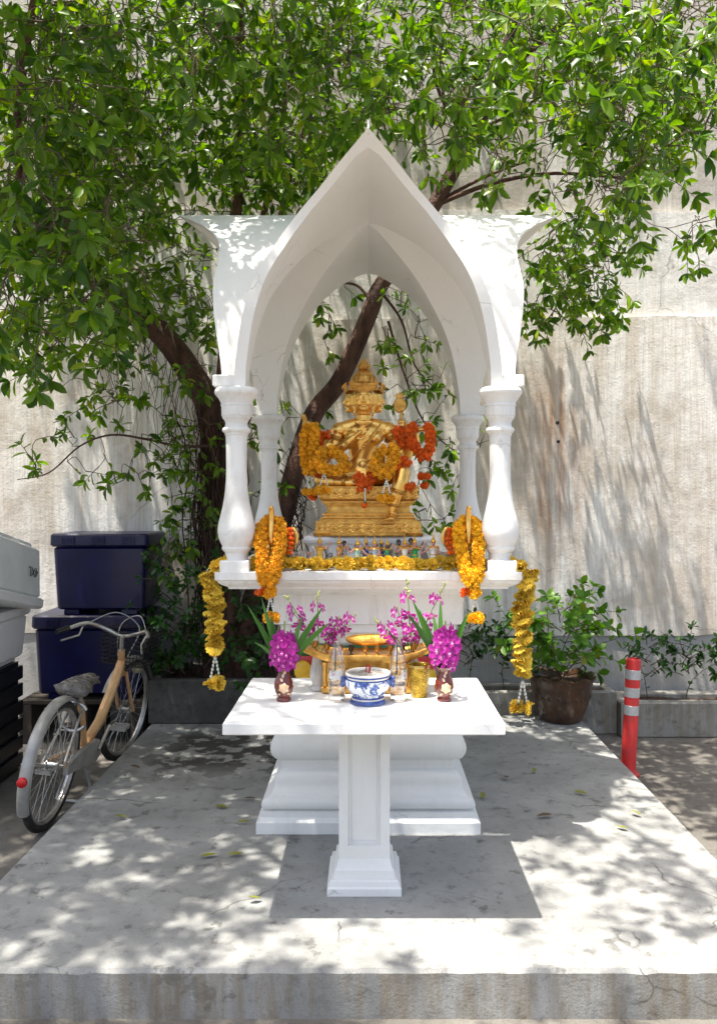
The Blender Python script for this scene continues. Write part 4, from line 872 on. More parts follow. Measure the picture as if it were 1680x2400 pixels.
def orient(d, up=Vector((0, 0, 1))):
    z = d.normalized(); x = up.cross(z); x = x.normalized() if x.length > 1e-4 else Vector((1, 0, 0)); y = z.cross(x); return Matrix((x, y, z)).transposed().to_4x4()
def flower(par, p, d, r): return put('flower', random.choice(OR), None, par, M=WM[par].inverted() @ Matrix.Translation(p) @ orient(d) @ Matrix.Scale(r, 4))
def bud(par, p, d, r): return put('bud', BUDM, None, par, M=WM[par].inverted() @ Matrix.Translation(p) @ orient(d) @ Matrix.Diagonal((r*.6, r*.6, r, 1)))
PAND = leafmat('pandan_leaf', (.03, .10, .012), (.06, .17, .02), .2, .4)
def blade(par, a, b, sag, wd):
    a, b = Vector(a), Vector(b); n = 9; V = []; d = (b-a); side = d.cross(Vector((.12, 1, .1))).normalized(); nrm = side.cross(d).normalized()
    for i in range(n):
        t = i/(n-1); p = a+d*t+Vector((0, 0, -sag*t*t))+Vector((0, 0, sag*t)); w_ = wd*(1-t**2.4)*min(1, .55+t*2)+.0006
        V += [p-side*w_-nrm*w_*.35, p, p+side*w_-nrm*w_*.35]
    MB().add(V, [f for i in range(n-1) for f in ((3*i, 3*i+1, 3*i+4, 3*i+3), (3*i+1, 3*i+2, 3*i+5, 3*i+4))]).build('leaf_blade', PAND, par, True, 60)
def spike(x, label, blades, zt, rx):
    t = thing('orchid_bouquet', label, 'bouquet', (x, 3.03, TZ+.10))
    MB().tube([(0, 0, 0), (0, -.004, .10), (.004, -.004, .20)], .003, 6).build('stem', STEM, t)
    n = 30; z0 = TZ+.142; z1 = zt
    for k in range(n):
        tt = k/(n-1); a = k*2.4; z = z0+(z1-z0)*tt; rr_ = rx*(.75+.35*math.sin(math.pi*min(tt*.9+.15, 1)))*(1 if tt < .8 else .75); d = Vector((math.cos(a), math.sin(a)-.35, random.uniform(-.25, .25)))
        flower(t, Vector((x+.05*(zt-.9)*tt, 3.03, z))+d.normalized()*rr_*.72, d+Vector((0, -.4, .1)), random.uniform(.027, .037))
    for (bx, by, Y, sag, wd) in blades: wd *= 1.2; blade(t, (x+(.012 if bx > CX+x*600 else -.012), 3.045, TZ+.125), P(bx, by, Y), sag, wd)
def c5(x, y): return (500+.448*x, 1360+.448*y)
spike(-.318, 'shaded magenta orchid spike with long green strap leaves in a maroon vase', [(*c5(182, 135), 3.08, .03, .009), (*c5(252, 92), 3.12, .02, .010), (*c5(205, 170), 3.02, .05, .008), (*c5(300, 180), 3.10, .02, .011), (*c5(578, 132), 3.08, .03, .011), (*c5(612, 222), 3.02, .06, .011), (*c5(540, 190), 3.0, .05, .010), (*c5(215, 325), 2.98, .06, .007), (*c5(470, 180), 3.12, .02, .010)], .955, .046)
spike(.285, 'sunlit magenta orchid spike with long green strap leaves in a maroon vase', [(*c5(1038, 98), 3.08, .03, .011), (*c5(1012, 170), 3.02, .05, .011), (*c5(1075, 150), 3.10, .03, .010), (*c5(1188, 86), 3.12, .02, .009), (*c5(1340, 155), 3.08, .03, .011), (*c5(1320, 190), 3.02, .04, .009), (*c5(1150, 170), 3.12, .02, .010), (*c5(1105, 210), 3.0, .04, .009)], .975, .050)
def spray(x, label, ends, n, seed):
    random.seed(seed); t = thing('orchid_spray', label, 'bouquet', (x, 3.20, TZ+.13)); base = Vector((x, 3.20, TZ+.12)); st = MB()
    for (ex, ey, Y, nb) in ends:
        e = P(ex, ey, Y); pth = curve([base, base.lerp(e, .45)+Vector((0, 0, .02)), base.lerp(e, .8)+Vector((0, 0, .01)), e], 6); st.tube(pth, [.0028-.0016*i/len(pth) for i in range(len(pth))], 6)
        for k in range(n):
            q = pth[int(len(pth)*((.28 if nb > 3 else .42)+.42*k/n))]; a = k*2.3; d = Vector((math.cos(a), -.6+.4*math.sin(a), math.sin(a))); flower(t, q+d*.018, d, random.uniform(.021, .029))
        for k in range(nb): q = pth[-1-int(k*1.4)]; d = Vector((random.uniform(-.6, .6), -.3, random.uniform(.2, 1))); bud(t, q+d*.008, d, random.uniform(.008, .013))
    st.build('stem', STEM, t, True)
spray(-.197, 'loose spray of purple and white orchids in the grey vase beside the torn-label bottle', [(*c5(745, 185), 3.22, 1), (*c5(655, 205), 3.18, 1), (*c5(545, 75), 3.25, 5), (*c5(420, 170), 3.22, 2), (*c5(640, 260), 3.14, 1), (*c5(385, 90), 3.27, 4)], 5, 4)
spray(.172, 'loose spray of purple and white orchids in the grey vase behind the gold tumbler', [(*c5(1012, 10), 3.24, 6), (*c5(850, 215), 3.18, 4), (*c5(960, 150), 3.22, 1), (*c5(1080, 200), 3.20, 1), (*c5(900, 270), 3.12, 1), (*c5(1215, 20), 3.26, 6), (*c5(1030, 250), 3.14, 1)], 5, 9)
random.seed(21)
# gold offering stand
os_ = thing('offering_stand', 'carved gold offering stand with upturned ends at the back of the altar table', 'stand', (-.004, 3.20, TZ))
V = []; nx = 32; prof_ = []
sd = MB(); hw = .258
for i in range(nx+1):
    t = -1+2*i/nx; x = t*hw; up = .034*max(0, abs(t)-.45)**1.5/.55**1.5; th = .026*(1-.35*abs(t)**4); dp = .085*(1-.28*max(0, abs(t)-.6)/.4)
    for (yy, zz) in ((-dp, .150+up-th), (-dp-.004, .150+up-th*.5), (-dp, .150+up), (-dp+.008, .153+up), (-dp+.012, .147+up), (dp-.012, .147+up), (dp-.008, .153+up), (dp, .150+up), (dp, .150+up-th)): V.append((x, yy, zz))
c9 = 9; sd.add(V, [(i*c9+k, (i+1)*c9+k, (i+1)*c9+(k+1) % c9, i*c9+(k+1) % c9) for i in range(nx) for k in range(c9)]+[tuple(range(c9)), tuple(nx*c9+k for k in reversed(range(c9)))])
sd.build('top', M_['gold_orn'], os_, smooth=40)
ap = MB().box((-.165, -.060, .030), (.165, .060, .124), bev=.004).box((-.178, -.070, .0005), (.178, .070, .030), bev=.006)
for sx in (-1, 1):
    for x in (.165, .085): ap.lathe([(.008, .03), (.010, .04), (.007, .055), (.009, .08), (.0065, .095), (.011, .115), (.011, .1235)], 12, 0, Matrix.Translation((sx*x, -.067, 0)))
for k in range(2):
    for sx in (-1, 1): ap.tube(curve([(sx*.012, -.061, .05+.03*k), (sx*.03, -.063, .065+.02*k), (sx*.05, -.063, .055+.03*k), (sx*.042, -.063, .075+.012*k), (sx*.025, -.063, .085)], 5), .004, 6)
ap.ell((0, -.062, .075), (.012, .006, .018), 10, 6); ap.build('base', M_['gold_orn'], os_, smooth=30)
ov = thing('gold_tray', 'oval gold tray propped behind the small cups on the offering stand', 'tray', (.01, 3.265, TZ+.153))
MB().lathe([(.02, .0), (.085, .004), (.1, .012), (.104, .020), (.100, .020), (.094, .014), (.02, .006)], 44, 0, Matrix.Translation((0, 0, .022)) @ Matrix.Rotation(R(16), 4, 'X'), ey=.42).build('dish', M_['gold_orn'], ov, smooth=40)
BRZ = pm('old_bronze', (.10, .065, .035), (.24, .15, .06), 60, .4, .8); BRD = pm('dark_bronze', (.03, .025, .022), (.09, .07, .05), 60, .4, .8); GC = pm('worn_gold_cup', (.42, .23, .06), (.26, .13, .03), 60, .4, .85)
for k, cx in enumerate((533, 593, 663, 720, 795, 857, 925, 988, 1047)):
    x = (500+.448*cx-CX)*3.14/F; dark = cx in (720, 988)
    up = .034*max(0, abs(x/.258)-.45)**1.5/.55**1.5
    t = thing('offering_cup', ('dark bronze' if dark else 'worn gold') + ' cup on offering stand, ' + ('outermost' if k in (0, 8) else 'middle one' if k == 4 else ('second', 'third', 'fourth')[min(k, 8-k)-1] + ' from the end') + ('' if k == 4 else ' by the shaded orchid' if k < 4 else ' by the sunlit orchid'), 'cup', (x, 3.150, TZ+.1476+up), group='dark bronze cups on the offering stand' if dark else 'worn gold cups on the offering stand')
    MB().lathe([(.009, 0), (.0092, .003), (.0035, .007), (.0035, .013), (.009, .018), (.0115, .026), (.0118, .038), (.0105, .038), (.009, .026), (.002, .022)], 16).build('cup', BRD if dark else GC, t, smooth=45)

# ------------------------------------------------------------------ bicycle
ORG = pm('orange_frame_paint', (.58, .30, .12), (.70, .44, .22), 6, .30, .1, coat=.4); SIL = pm('brushed_alloy', (.62, .61, .58), (.42, .41, .39), 18, .32, .85); GRW = pm('silver_paint', (.40, .39, .37), (.28, .27, .25), 10, .42, .3); RUB = pm('tyre_rubber', (.018, .017, .016), (.04, .037, .034), 40, .8, 0, .3, 120)
bk = thing('bicycle', 'old step-through bicycle with orange frame and plastic-covered saddle parked beside the platform', 'bicycle', (-1.595, 3.985, -.154), (0, 0, 0))
bk.rotation_euler = Euler((0, R(6.5), R(-1.6))); WM[bk] = Matrix.LocRotScale(Vector(bk.location), bk.rotation_euler, None)
# local: +y forward, z up, rear axle at y=0
WR = .315
tyre = MB().tube([(0, (WR-.02)*math.cos(2*math.pi*k/56), (WR-.02)*math.sin(2*math.pi*k/56)) for k in range(56)], .020, 10, closed=True).mesh('tyre', 60)
rim = MB()
for x in (-.010, .010): rim.tube([(x, (WR-.040)*math.cos(2*math.pi*k/56), (WR-.040)*math.sin(2*math.pi*k/56)) for k in range(56)], .0065, 6, closed=True)
rim.tube([(0, (WR-.046)*math.cos(2*math.pi*k/56), (WR-.046)*math.sin(2*math.pi*k/56)) for k in range(56)], .010, 6, closed=True)
rim = rim.mesh('rim', 60); spk = MB()
for k in range(32):
    a = 2*math.pi*k/32; s_ = 1 if k % 2 else -1; b_ = a+(.9 if (k//2) % 2 else -.9); spk.tube([(s_*.028, .020*math.cos(b_), .020*math.sin(b_)), (0, (WR-.05)*math.cos(a), (WR-.05)*math.sin(a))], .0013, 4)
spk = spk.mesh('spokes', 60); hub = MB().lathe([(.008, -.055), (.010, -.035), (.024, -.031), (.024, -.026), (.015, -.022), (.015, .022), (.024, .026), (.024, .031), (.010, .035), (.008, .055)], 14, 0, Matrix.Rotation(R(90), 4, 'Y')).mesh('hub', 40)
for m_, mm in ((tyre, RUB), (rim, SIL), (spk, SIL), (hub, SIL)): m_.materials.append(mm)
def wheel(M):
    w_ = put('wheel', tyre, None, bk, M=M)
    for nm, me_ in (('rim', rim), ('spokes', spk), ('hub', hub)): put(nm, me_, None, w_)
steer = Matrix.Translation((0, 1.0, 0)) @ Matrix.Rotation(R(-9), 4, 'Z') @ Matrix.Translation((0, -1.0, 0))
wheel(Matrix.Translation((0, 0, WR))); wheel(steer @ Matrix.Translation((0, 1.065, WR)))
fr = MB(); bbk = Vector((0, .42, .27)); head0, head1 = Vector((0, .93, .56)), Vector((0, .885, .72))
fr.tube([bbk+Vector((0, -.02, .01)), Vector((0, .62, .36)), Vector((0, .82, .54)), head0.lerp(head1, .55)], [.026, .029, .029, .026], 14); fr.tube([head0, head1], .021, 12); fr.tube([bbk, Vector((0, .29, .56))], .018, 12)
for sx in (-1, 1): fr.tube([bbk+Vector((sx*.02, 0, 0)), Vector((sx*.055, 0, WR))], .010, 8); 
fr.lathe([(.026, -.038), (.026, .038)], 14, 0, Matrix.Translation(bbk) @ Matrix.Rotation(R(90), 4, 'Y')); fr.build('frame', ORG, bk, smooth=45)
fk = MB()
for sx in (-1, 1): fk.tube(curve([Vector((sx*.03, .955, .57)), Vector((sx*.045, .985, .47)), Vector((sx*.052, 1.065, WR))], 4), .010, 8, M=steer)
fk.tube([(-.035, .955, .57), (.035, .955, .57)], .013, 8, M=steer); fk.build('fork', ORG, bk)
for sx in (-1, 1): MB().tube([Vector((sx*.055, 0, WR)), Vector((sx*.03, .25, .55))], .007, 8).build('seat_stay', SIL, bk)
def mudguard(name, cy, a0, a1, M=None):
    V = []; n = 28
    for i in range(n+1):
        a = R(a0+(a1-a0)*i/n)
        for j, (x, dr) in enumerate(((-.028, -.014), (-.024, .002), (-.01, .009), (.01, .009), (.024, .002), (.028, -.014))):
            V.append((x, cy+(WR+.012+dr)*math.cos(a), WR+(WR+.012+dr)*math.sin(a)))
    return MB().add(V, [(6*i+j, 6*i+j+1, 6*i+7+j, 6*i+6+j) for i in range(n) for j in range(5)], 0, M).build(name, GRW, bk, smooth=60)
mg = mudguard('mudguard', 0, 60, 205); mudguard('mudguard', 1.065, 20, 150, steer)
a = R(178); rl = MB().lathe([(.024, 0), (.022, .012), (.012, .018)], 16, 0, Matrix.Translation((0, (WR+.022)*math.cos(a), WR+(WR+.022)*math.sin(a)+.02)) @ Matrix.Rotation(R(90), 4, 'X')); rl.build('tail_reflector', pm('red_reflector', (.45, .008, .01), None, rough=.2), mg)
st = MB()
for sx in (-1, 1):
    st.tube([(sx*.058, 0, WR), (sx*.03, -.30, WR+.10)], .003, 5); st.tube([(sx*.058, 0, WR), (sx*.03, -.10, WR+.305)], .003, 5)
st.build('mudguard_stay', SIL, bk)
rk = MB().tube([(.075*math.cos(2*math.pi*k/22), .21, .50+.075*math.sin(2*math.pi*k/22)) for k in range(2, 21)], .009, 8); rk.build('ring_lock', SIL, bk)
cg = MB(); V = []
for (x, dz) in ((.048, .0), (.072, 0)):
    for (y, z) in ((.02, .285), (.02, .335), (.20, .352), (.43, .345), (.49, .31), (.48, .24), (.42, .222), (.2, .262)): V.append((x, y, z-.02))
cg.add(V, [tuple(range(8))[::-1], tuple(range(8, 16))]+[(k, (k+1) % 8, 8+(k+1) % 8, 8+k) for k in range(8)]); cg.build('chain_guard', GRW, bk, smooth=30)
def crank(sx, ang):
    c = MB(); e = bbk+Vector((sx*.085, .165*math.cos(ang), .165*math.sin(ang))); c.tube([bbk+Vector((sx*.08, 0, 0)), e], .010, 8); o = c.build('crank', SIL, bk)
    p = MB(); x0 = sx*.10
    for dy in (-.032, .032): p.box((min(x0, x0+sx*.085), e.y+dy-.008, e.z-.012), (max(x0, x0+sx*.085), e.y+dy+.008, e.z+.012))
    for q in (0, .078): p.box((x0+sx*q-.004, e.y-.032, e.z-.009), (x0+sx*q+.004, e.y+.032, e.z+.009))
    p.tube([e, e+Vector((sx*.09, 0, 0))], .007, 8); p.build('pedal', GRW, o)
crank(1, R(35)); crank(-1, R(215))
ks = MB()
for sx in (-1, 1): ks.tube(curve([Vector((sx*.03, .33, .22)), Vector((sx*.075, .36, .10)), Vector((sx*.085, .33, .012))], 4), .009, 8)
ks.tube([(-.085, .33, .012), (.085, .33, .012)], .009, 8); ks.build('kickstand', GRW, bk)
MB().tube([(0, .295, .54), (0, .262, .635)], .0125, 10).build('seat_post', SIL, bk)
sd = MB()
for i in range(9):
    t = i/8; sd.ell((0, .15+.26*t, .655+.012*math.sin(t*3)), (.092-.065*t**1.3, .045, .042-.012*t), 14, 8)
random.seed(3)
for k in range(26): sd.cap([(random.uniform(-.09, .09), .13+random.uniform(0, .12), .645+random.uniform(-.02, .045)), (random.uniform(-.07, .07), .2+random.uniform(0, .17), .64+random.uniform(-.02, .045))], .010, 6)
put('saddle', finish(sd, .007, 1, 'saddle'), pm('crumpled_plastic', (.22, .20, .18), (.08, .07, .06), 22, .25, 0, 1, 40, .03, coat=.6), bk)
hb = MB(); bar = curve([Vector((-.27, .66, .83)), Vector((-.25, .73, .84)), Vector((-.19, .83, .865)), Vector((-.10, .90, .83)), Vector((0, .905, .80)), Vector((.10, .90, .83)), Vector((.19, .83, .865)), Vector((.25, .73, .84)), Vector((.27, .66, .83))], 5)
hb.tube(bar, .0115, 10, M=steer); hb.tube([head1, Vector((0, .865, .80)), Vector((0, .895, .805))], .0125, 10); hb.build('handlebar', SIL, bk)
for sx in (-1, 1):
    MB().tube([(sx*.252, .725, .84), (sx*.275, .64, .825)], .016, 10, M=steer).build('grip', BLK, bk)
    MB().tube([(sx*.205, .80, .845), (sx*.20, .76, .80), (sx*.255, .66, .775)], .006, 8, M=steer).build('brake_lever', SIL, bk)
for sx in (-1, 1): MB().tube(curve([Vector((sx*.205, .81, .85)), Vector((sx*.08, .95, .93)), Vector((sx*-.06, 1.0, .85)), Vector((sx*-.04, .95, .70)), Vector((0, .93, .60))], 6), .0032, 6, M=steer).build('brake_cable', SIL, bk)
bs = MB(); 
for j in range(9):
    z = .62+.025*j; e = .02*j/8; q = [(-.13-e, .93), (.13+e, .93), (.13+e, 1.16+e), (-.13-e, 1.16+e)]; bs.tube([(x, y, z) for x, y in q], .0028, 5, closed=True, M=steer)
for j in range(12):
    x = -.12+.24*j/11; bs.tube([(x, .93, .83), (x, .93, .62), (x, 1.16, .62), (x*1.15, 1.18, .83)], .0022, 5, M=steer)
for j in range(8):
    y = .95+.19*j/7; bs.tube([(-.15, y, .83), (-.13, y, .62), (.13, y, .62), (.15, y, .83)], .0022, 5, M=steer)
bs.build('basket', BLK, bk)
MB().lathe([(.012, -.02), (.03, 0), (.034, .04), (.03, .046)], 16, 0, steer @ Matrix.Translation((.03, 1.075, .575)) @ Matrix.Rotation(R(-90), 4, 'X')).build('head_lamp', pm('lamp_glass', (.55, .50, .36), None, rough=.2, metal=.4), bk)

# ------------------------------------------------------------------ coolers, boxes, bollard
BLUEP = pm('blue_plastic', (.0025, .003, .035), (.004, .006, .060), 6, .32, 0, .06, 14, .01); WHP = pm('white_plastic', (.80, .81, .82), (.70, .71, .71), 5, .38, 0, .05, 10, .01)
def cooler(name, label, x0, x1, y0, y1, z0, z1, mat, lat=True, rot=None, pivot=None):
    t = thing(name, label, 'cooler', ((x0+x1)/2, (y0+y1)/2, z0)); w_, d, h = (x1-x0)/2, (y1-y0)/2, z1-z0; lh = h*.16; e = .022
    b_ = MB(); 
    def rbox(a, b, zz0, zz1, k=0):   # rounded-corner tapered box, a/b = half extents at bottom/top
        V = []; cs = []
        for (hx, hy, z) in ((a[0]-.012, a[1]-.012, zz0), (a[0], a[1], zz0+.012), (b[0], b[1], zz1-.010), (b[0]-.010, b[1]-.010, zz1)):
            ring = []
            for (qx, qy, a0) in ((1, 1, 0), (-1, 1, 90), (-1, -1, 180), (1, -1, 270)):
                for j in range(5): an = R(a0+22.5*j); ring.append((qx*(hx-.03)+.03*math.cos(an), qy*(hy-.03)+.03*math.sin(an), z))
            V += ring
        b_.add(V, [(r*20+j, r*20+(j+1) % 20, (r+1)*20+(j+1) % 20, (r+1)*20+j) for r in range(3) for j in range(20)]+[tuple(range(20))[::-1], tuple(60+j for j in range(20))])
    rbox((w_-.03, d-.03), (w_-.012, d-.012), .035, h-lh-.004); b_.build('body', mat, t, smooth=35)
    b_ = MB(); rbox((w_+.006, d+.006), (w_+.004, d+.004), h-lh, h); b_.build('lid', mat, t, smooth=35)
    for sx in (-1, 1): MB().box((sx*(w_*.6)-.05, -d+.04, 0), (sx*(w_*.6)+.05, d-.04, .036), bev=.004).build('foot', mat, t)
    if lat:
        for k in range(3):
            x = (-.62+.62*k)*w_; m = MB().box((x-.045, -d-.012, h-lh*.82), (x+.045, -d-.0055, h-lh*.22))
            for q in range(6): m.box((x-.042+.0145*q, -d-.017, h-lh*.72), (x-.033+.0145*q, -d-.0115, h-lh*.30))
            m.build('hinge', mat, t)
    return t
cooler('cool_box', 'dark blue plastic cool box with hinged lid, topmost of its stack behind the bicycle', -2.12, -1.475, 5.37, 5.86, .70, 1.245, BLUEP)
cooler('cool_box', 'dark blue plastic cool box under the other one, on the pallet behind the bicycle', -2.24, -1.50, 5.36, 5.87, .135, .70, BLUEP)
WD = pm('guessed_pallet_wood', (.028, .022, .017), (.06, .048, .036), 14, .85, 0, .6, 40)  # guessed support, coloured dark to fill the shade under the boxes
pl = thing('pallet', 'guessed pallet, dark as the shade under the blue cool boxes', 'pallet', (-1.9, 5.6, -.154))
for k in range(5): MB().box((-.42, -.24+.1*k, .262), (.40, -.16+.1*k, .2885), bev=.003).build('plank', WD, pl)
for k in range(3): MB().box((-.42+.37*k, -.24, .001), (-.34+.37*k, .24, .2615), bev=.003).build('block', WD, pl)
up = cooler('ice_chest', 'white plastic ice chest turned upside down and tilted on top of its stack', -2.62, -1.94, 4.08, 4.90, .845, 1.235, WHP, False)
up.rotation_euler = (R(12), R(180), 0); up.location = (-2.28, 4.49, 1.285); WM[up] = Matrix.LocRotScale(up.location, up.rotation_euler, None)
tx = bpy.data.curves.new('lettering', 'FONT'); tx.body = '4XL'; tx.size = .078; tx.extrude = .0008; tx.align_x = 'CENTER'; tx.align_y = 'CENTER'
tmp = bpy.data.objects.new('tmp', tx); COL.objects.link(tmp); dg = bpy.context.evaluated_depsgraph_get(); tme = bpy.data.meshes.new_from_object(tmp.evaluated_get(dg)); bpy.data.objects.remove(tmp)
put('lettering', tme, pm('black_print', (.02, .02, .025), None, rough=.5), up, M=Matrix.Translation((-.332, .245, .185)) @ Euler((R(90), 0, R(-90))).to_matrix().to_4x4())
cooler('ice_chest', 'white plastic ice chest right way up under the tilted one, beside the bicycle', -2.70, -2.05, 4.06, 4.90, .50, .835, WHP, False)
ct = thing('guessed_crate', 'guessed crate, black as the shade under the white ice chests', 'crate', (-2.38, 4.48, -.154))  # guessed support, black in place of the shade below the chests
for k in range(6): MB().box((-.29, -.40, .02+.105*k), (.29, .40, .10+.105*k), bev=.004).build('slat', BLK, ct)
MB().box((-.27, -.38, 0), (.27, .38, .652)).build('core', BLK, ct)
RED = pm('red_plastic', (.60, .022, .020), (.42, .03, .028), 14, .5, 0, .15, 60); REF = pm('reflective_band', (.52, .53, .54), (.42, .43, .44), 60, .3, .3)
bo = thing('bollard', 'red plastic traffic bollard with grey reflective bands beside the platform edge', 'bollard', (1.533, 4.76, -.1545))
BT = Matrix.Rotation(R(2.8), 4, 'Y')
MB().lathe([(.066, 0), (.066, .012), (.055, .022), (.047, .034), (.043, .05), (.0425, .672), (.040, .684), (.032, .690), (.030, .680), (.028, .60)], 32, 0, BT).build('post', RED, bo, smooth=40)
for z0 in (.625, .520, .415): MB().lathe([(.0428, z0-.056), (.0438, z0-.055), (.0438, z0-.001), (.0428, z0)], 32, 0, BT, cap=False).build('reflective_band', REF, bo, smooth=40)

# ------------------------------------------------------------------ leaves and plants
def leaf_arr(L=1, W=.4, fold=.10, curl=.16):
    a = []
    for t, w_ in ((0, 0), (.22, .62), (.5, 1), (.78, .72), (1, 0)):
        z = -curl*t*t
        if w_ == 0: a.append((t*L, 0, z*L))
        else: a += [(t*L, W*.5*w_, (z+fold*w_)*L*.8), (t*L, 0, z*L), (t*L, -W*.5*w_, (z+fold*w_)*L*.8)]
    return np.array(a)
LF = [(0, 2, 1), (0, 3, 2), (1, 2, 5, 4), (2, 3, 6, 5), (4, 5, 8, 7), (5, 6, 9, 8), (7, 8, 10), (8, 9, 10)]
class Leaves:
    def __init__(s): s.M = []
    def add(s, p, d, up, size):
        d = np.array(d, float); d /= np.linalg.norm(d)+1e-9; up = np.array(up, float); up = up-d*up.dot(d); n_ = np.linalg.norm(up)
        if n_ < 1e-3: up = np.cross(d, (.3, .9, .1)); n_ = np.linalg.norm(up)
        up /= n_; y = np.cross(up, d); s.M.append(np.array([[d[0]*size, y[0]*size, up[0]*size, p[0]], [d[1]*size, y[1]*size, up[1]*size, p[1]], [d[2]*size, y[2]*size, up[2]*size, p[2]]]))
    def build(s, par, mat, sub, nsep=300, W=.4, name='leaf', fol='foliage'):
        A = leaf_arr(1, W); Mx = np.array(s.M)
        if not len(Mx): return
        c = Mx[:, :, 3]; px_ = c[:, 0]/np.maximum(c[:, 1], .1)*F+CX; py_ = CY-(c[:, 2]-CAMH)/np.maximum(c[:, 1], .1)*F
        vis = (px_ > 0) & (px_ < 1680) & (py_ > 0) & (py_ < 2400) & (c[:, 1] > 1); key = np.where(vis, c[:, 1], 1e3+c[:, 1]); order = np.argsort(key)
        sepn = min(nsep, int(vis.sum())); sep, rest = order[:sepn], order[sepn:]
        me = bpy.data.meshes.new(name); me.from_pydata(A.tolist(), [], LF); me.polygons.foreach_set('use_smooth', [True]*len(me.polygons)); me.materials.append(mat)
        Wi = WM[sub].inverted()
        for i in sep:
            m = Matrix([list(r) for r in Mx[i]]+[[0, 0, 0, 1]]); put(name, me, None, sub, M=Wi @ m)
        if len(rest):
            V = np.einsum('nij,vj->nvi', Mx[rest][:, :, :3], A)+Mx[rest][:, None, :, 3]; nv = len(A); n_ = len(rest)
            off = np.arange(n_)*nv; faces = [];
            tri = [f for f in LF if len(f) == 3]; quad = [f for f in LF if len(f) == 4]
            loops = []; starts = []; tot = 0
            per = [v for f in LF for v in f]; sizes = [len(f) for f in LF]
            me2 = bpy.data.meshes.new(fol); me2.vertices.add(n_*nv); me2.vertices.foreach_set('co', V.reshape(-1).astype(np.float32))
            L_ = (off[:, None]+np.array(per)[None]).reshape(-1); me2.loops.add(len(L_)); me2.loops.foreach_set('vertex_index', L_.astype(np.int32))
            st_ = np.concatenate([[0], np.cumsum(sizes)[:-1]]); S_ = (np.arange(n_)[:, None]*len(per)+st_[None]).reshape(-1)
            me2.polygons.add(len(S_)); me2.polygons.foreach_set('loop_start', S_.astype(np.int32)); me2.polygons.foreach_set('use_smooth', np.ones(len(S_), bool)); me2.update(calc_edges=True); me2.validate()
            tag(put(fol, me2, mat, par, True), kind='stuff')
def rv(s=1): return Vector((random.gauss(0, s), random.gauss(0, s), random.gauss(0, s)))
def sprig(lv, tw, base, d, L, size=.085, step=.032, ros=5):
    """leafy twig: alternate leaves and a tuft at the end"""
    p = Vector(base); d = Vector(d).normalized(); n = max(2, int(L/step)); pts = [p.copy()]
    for i in range(n):
        d = (d+rv(.10)+Vector((0, 0, -.045))).normalized(); p = p+d*step; pts.append(p.copy())
        if i > n*.15:
            a = i*2.4+random.uniform(-.4, .4); u = d.orthogonal().normalized(); v = d.cross(u); rad = u*math.cos(a)+v*math.sin(a)
            ld = d*.55+rad*.85+Vector((0, 0, -.28)); lv.add(p, ld, d*.8+Vector((0, 0, .8))+rv(.3), size*random.uniform(.45, 1.2))
    for k in range(ros):
        a = k*6.28/ros+random.uniform(-.3, .3); u = d.orthogonal().normalized(); v = d.cross(u); rad = u*math.cos(a)+v*math.sin(a)
        lv.add(p, d*.6+rad*.8+Vector((0, 0, -.15)), d*.7+Vector((0, 0, .7))+rv(.25), size*random.uniform(.7, 1.1))
    if tw is not None: tw.tube(pts, [.0034-.0022*i/len(pts) for i in range(len(pts))], 4, cap=False)

# ---- the tree
random.seed(11)
tree = thing('ficus_tree', 'leaning ficus tree with hanging aerial roots whose crown spreads over the shrine', 'tree', (-1.0, 5.55, .25))
trunk = MB()
T1 = curve([Vector(q) for q in ((-1.02, 5.56, .22), (-1.00, 5.56, .8), (-1.02, 5.55, 1.5), (-1.07, 5.53, 2.05), (-1.20, 5.48, 2.32), (-1.40, 5.40, 2.60), (-1.72, 5.25, 2.86), (-2.15, 5.05, 3.20), (-2.45, 4.8, 3.55), (-2.7, 4.4, 4.1), (-2.8, 3.9, 4.8))], 6)
trunk.tube(T1, [.13-.085*(i/len(T1))**.8 for i in range(len(T1))], 14)
T2 = curve([Vector(q) for q in ((-.92, 5.58, .22), (-.80, 5.58, .75), (-.62, 5.57, 1.25), (-.50, 5.56, 1.70), (-.375, 5.54, 2.06), (-.19, 5.52, 2.30), (.02, 5.48, 2.77), (.08, 5.47, 2.92), (.44, 5.42, 3.45), (.70, 5.36, 3.92), (.86, 5.28, 4.25), (.98, 5.1, 4.8), (1.0, 4.8, 5.4))], 6)
trunk.tube(T2, [.085-.052*(i/len(T2))**.9 for i in range(len(T2))], 14)
limbs = [T1, T2]
def limb(pts, r0, r1): 
    c = curve([Vector(q) for q in pts], 6); trunk.tube(c, [r0+(r1-r0)*i/len(c) for i in range(len(c))], 9); limbs.append(c)
limb([(-1.03, 5.55, 1.9), (-.98, 5.55, 2.5), (-.92, 5.5, 3.2), (-.85, 5.35, 3.9), (-.8, 5.0, 4.7), (-.7, 4.4, 5.3)], .06, .02)
limb([(-1.01, 5.56, 1.4), (-.88, 5.6, 2.3), (-.80, 5.6, 3.1), (-.62, 5.55, 3.9), (-.5, 5.4, 4.6)], .034, .014)
limb([(-.9, 5.56, 2.2), (-.72, 5.62, 2.9), (-.60, 5.6, 3.5), (-.35, 5.5, 4.3)], .024, .012)
limb([(-2.7, 4.4, 4.1), (-2.2, 3.6, 4.6), (-1.6, 2.8, 4.9), (-1.1, 2.0, 5.1)], .045, .015); limb([(-.7, 4.4, 5.3), (-.4, 3.6, 5.4), (0, 2.8, 5.5), (.2, 2.0, 5.6)], .03, .012)
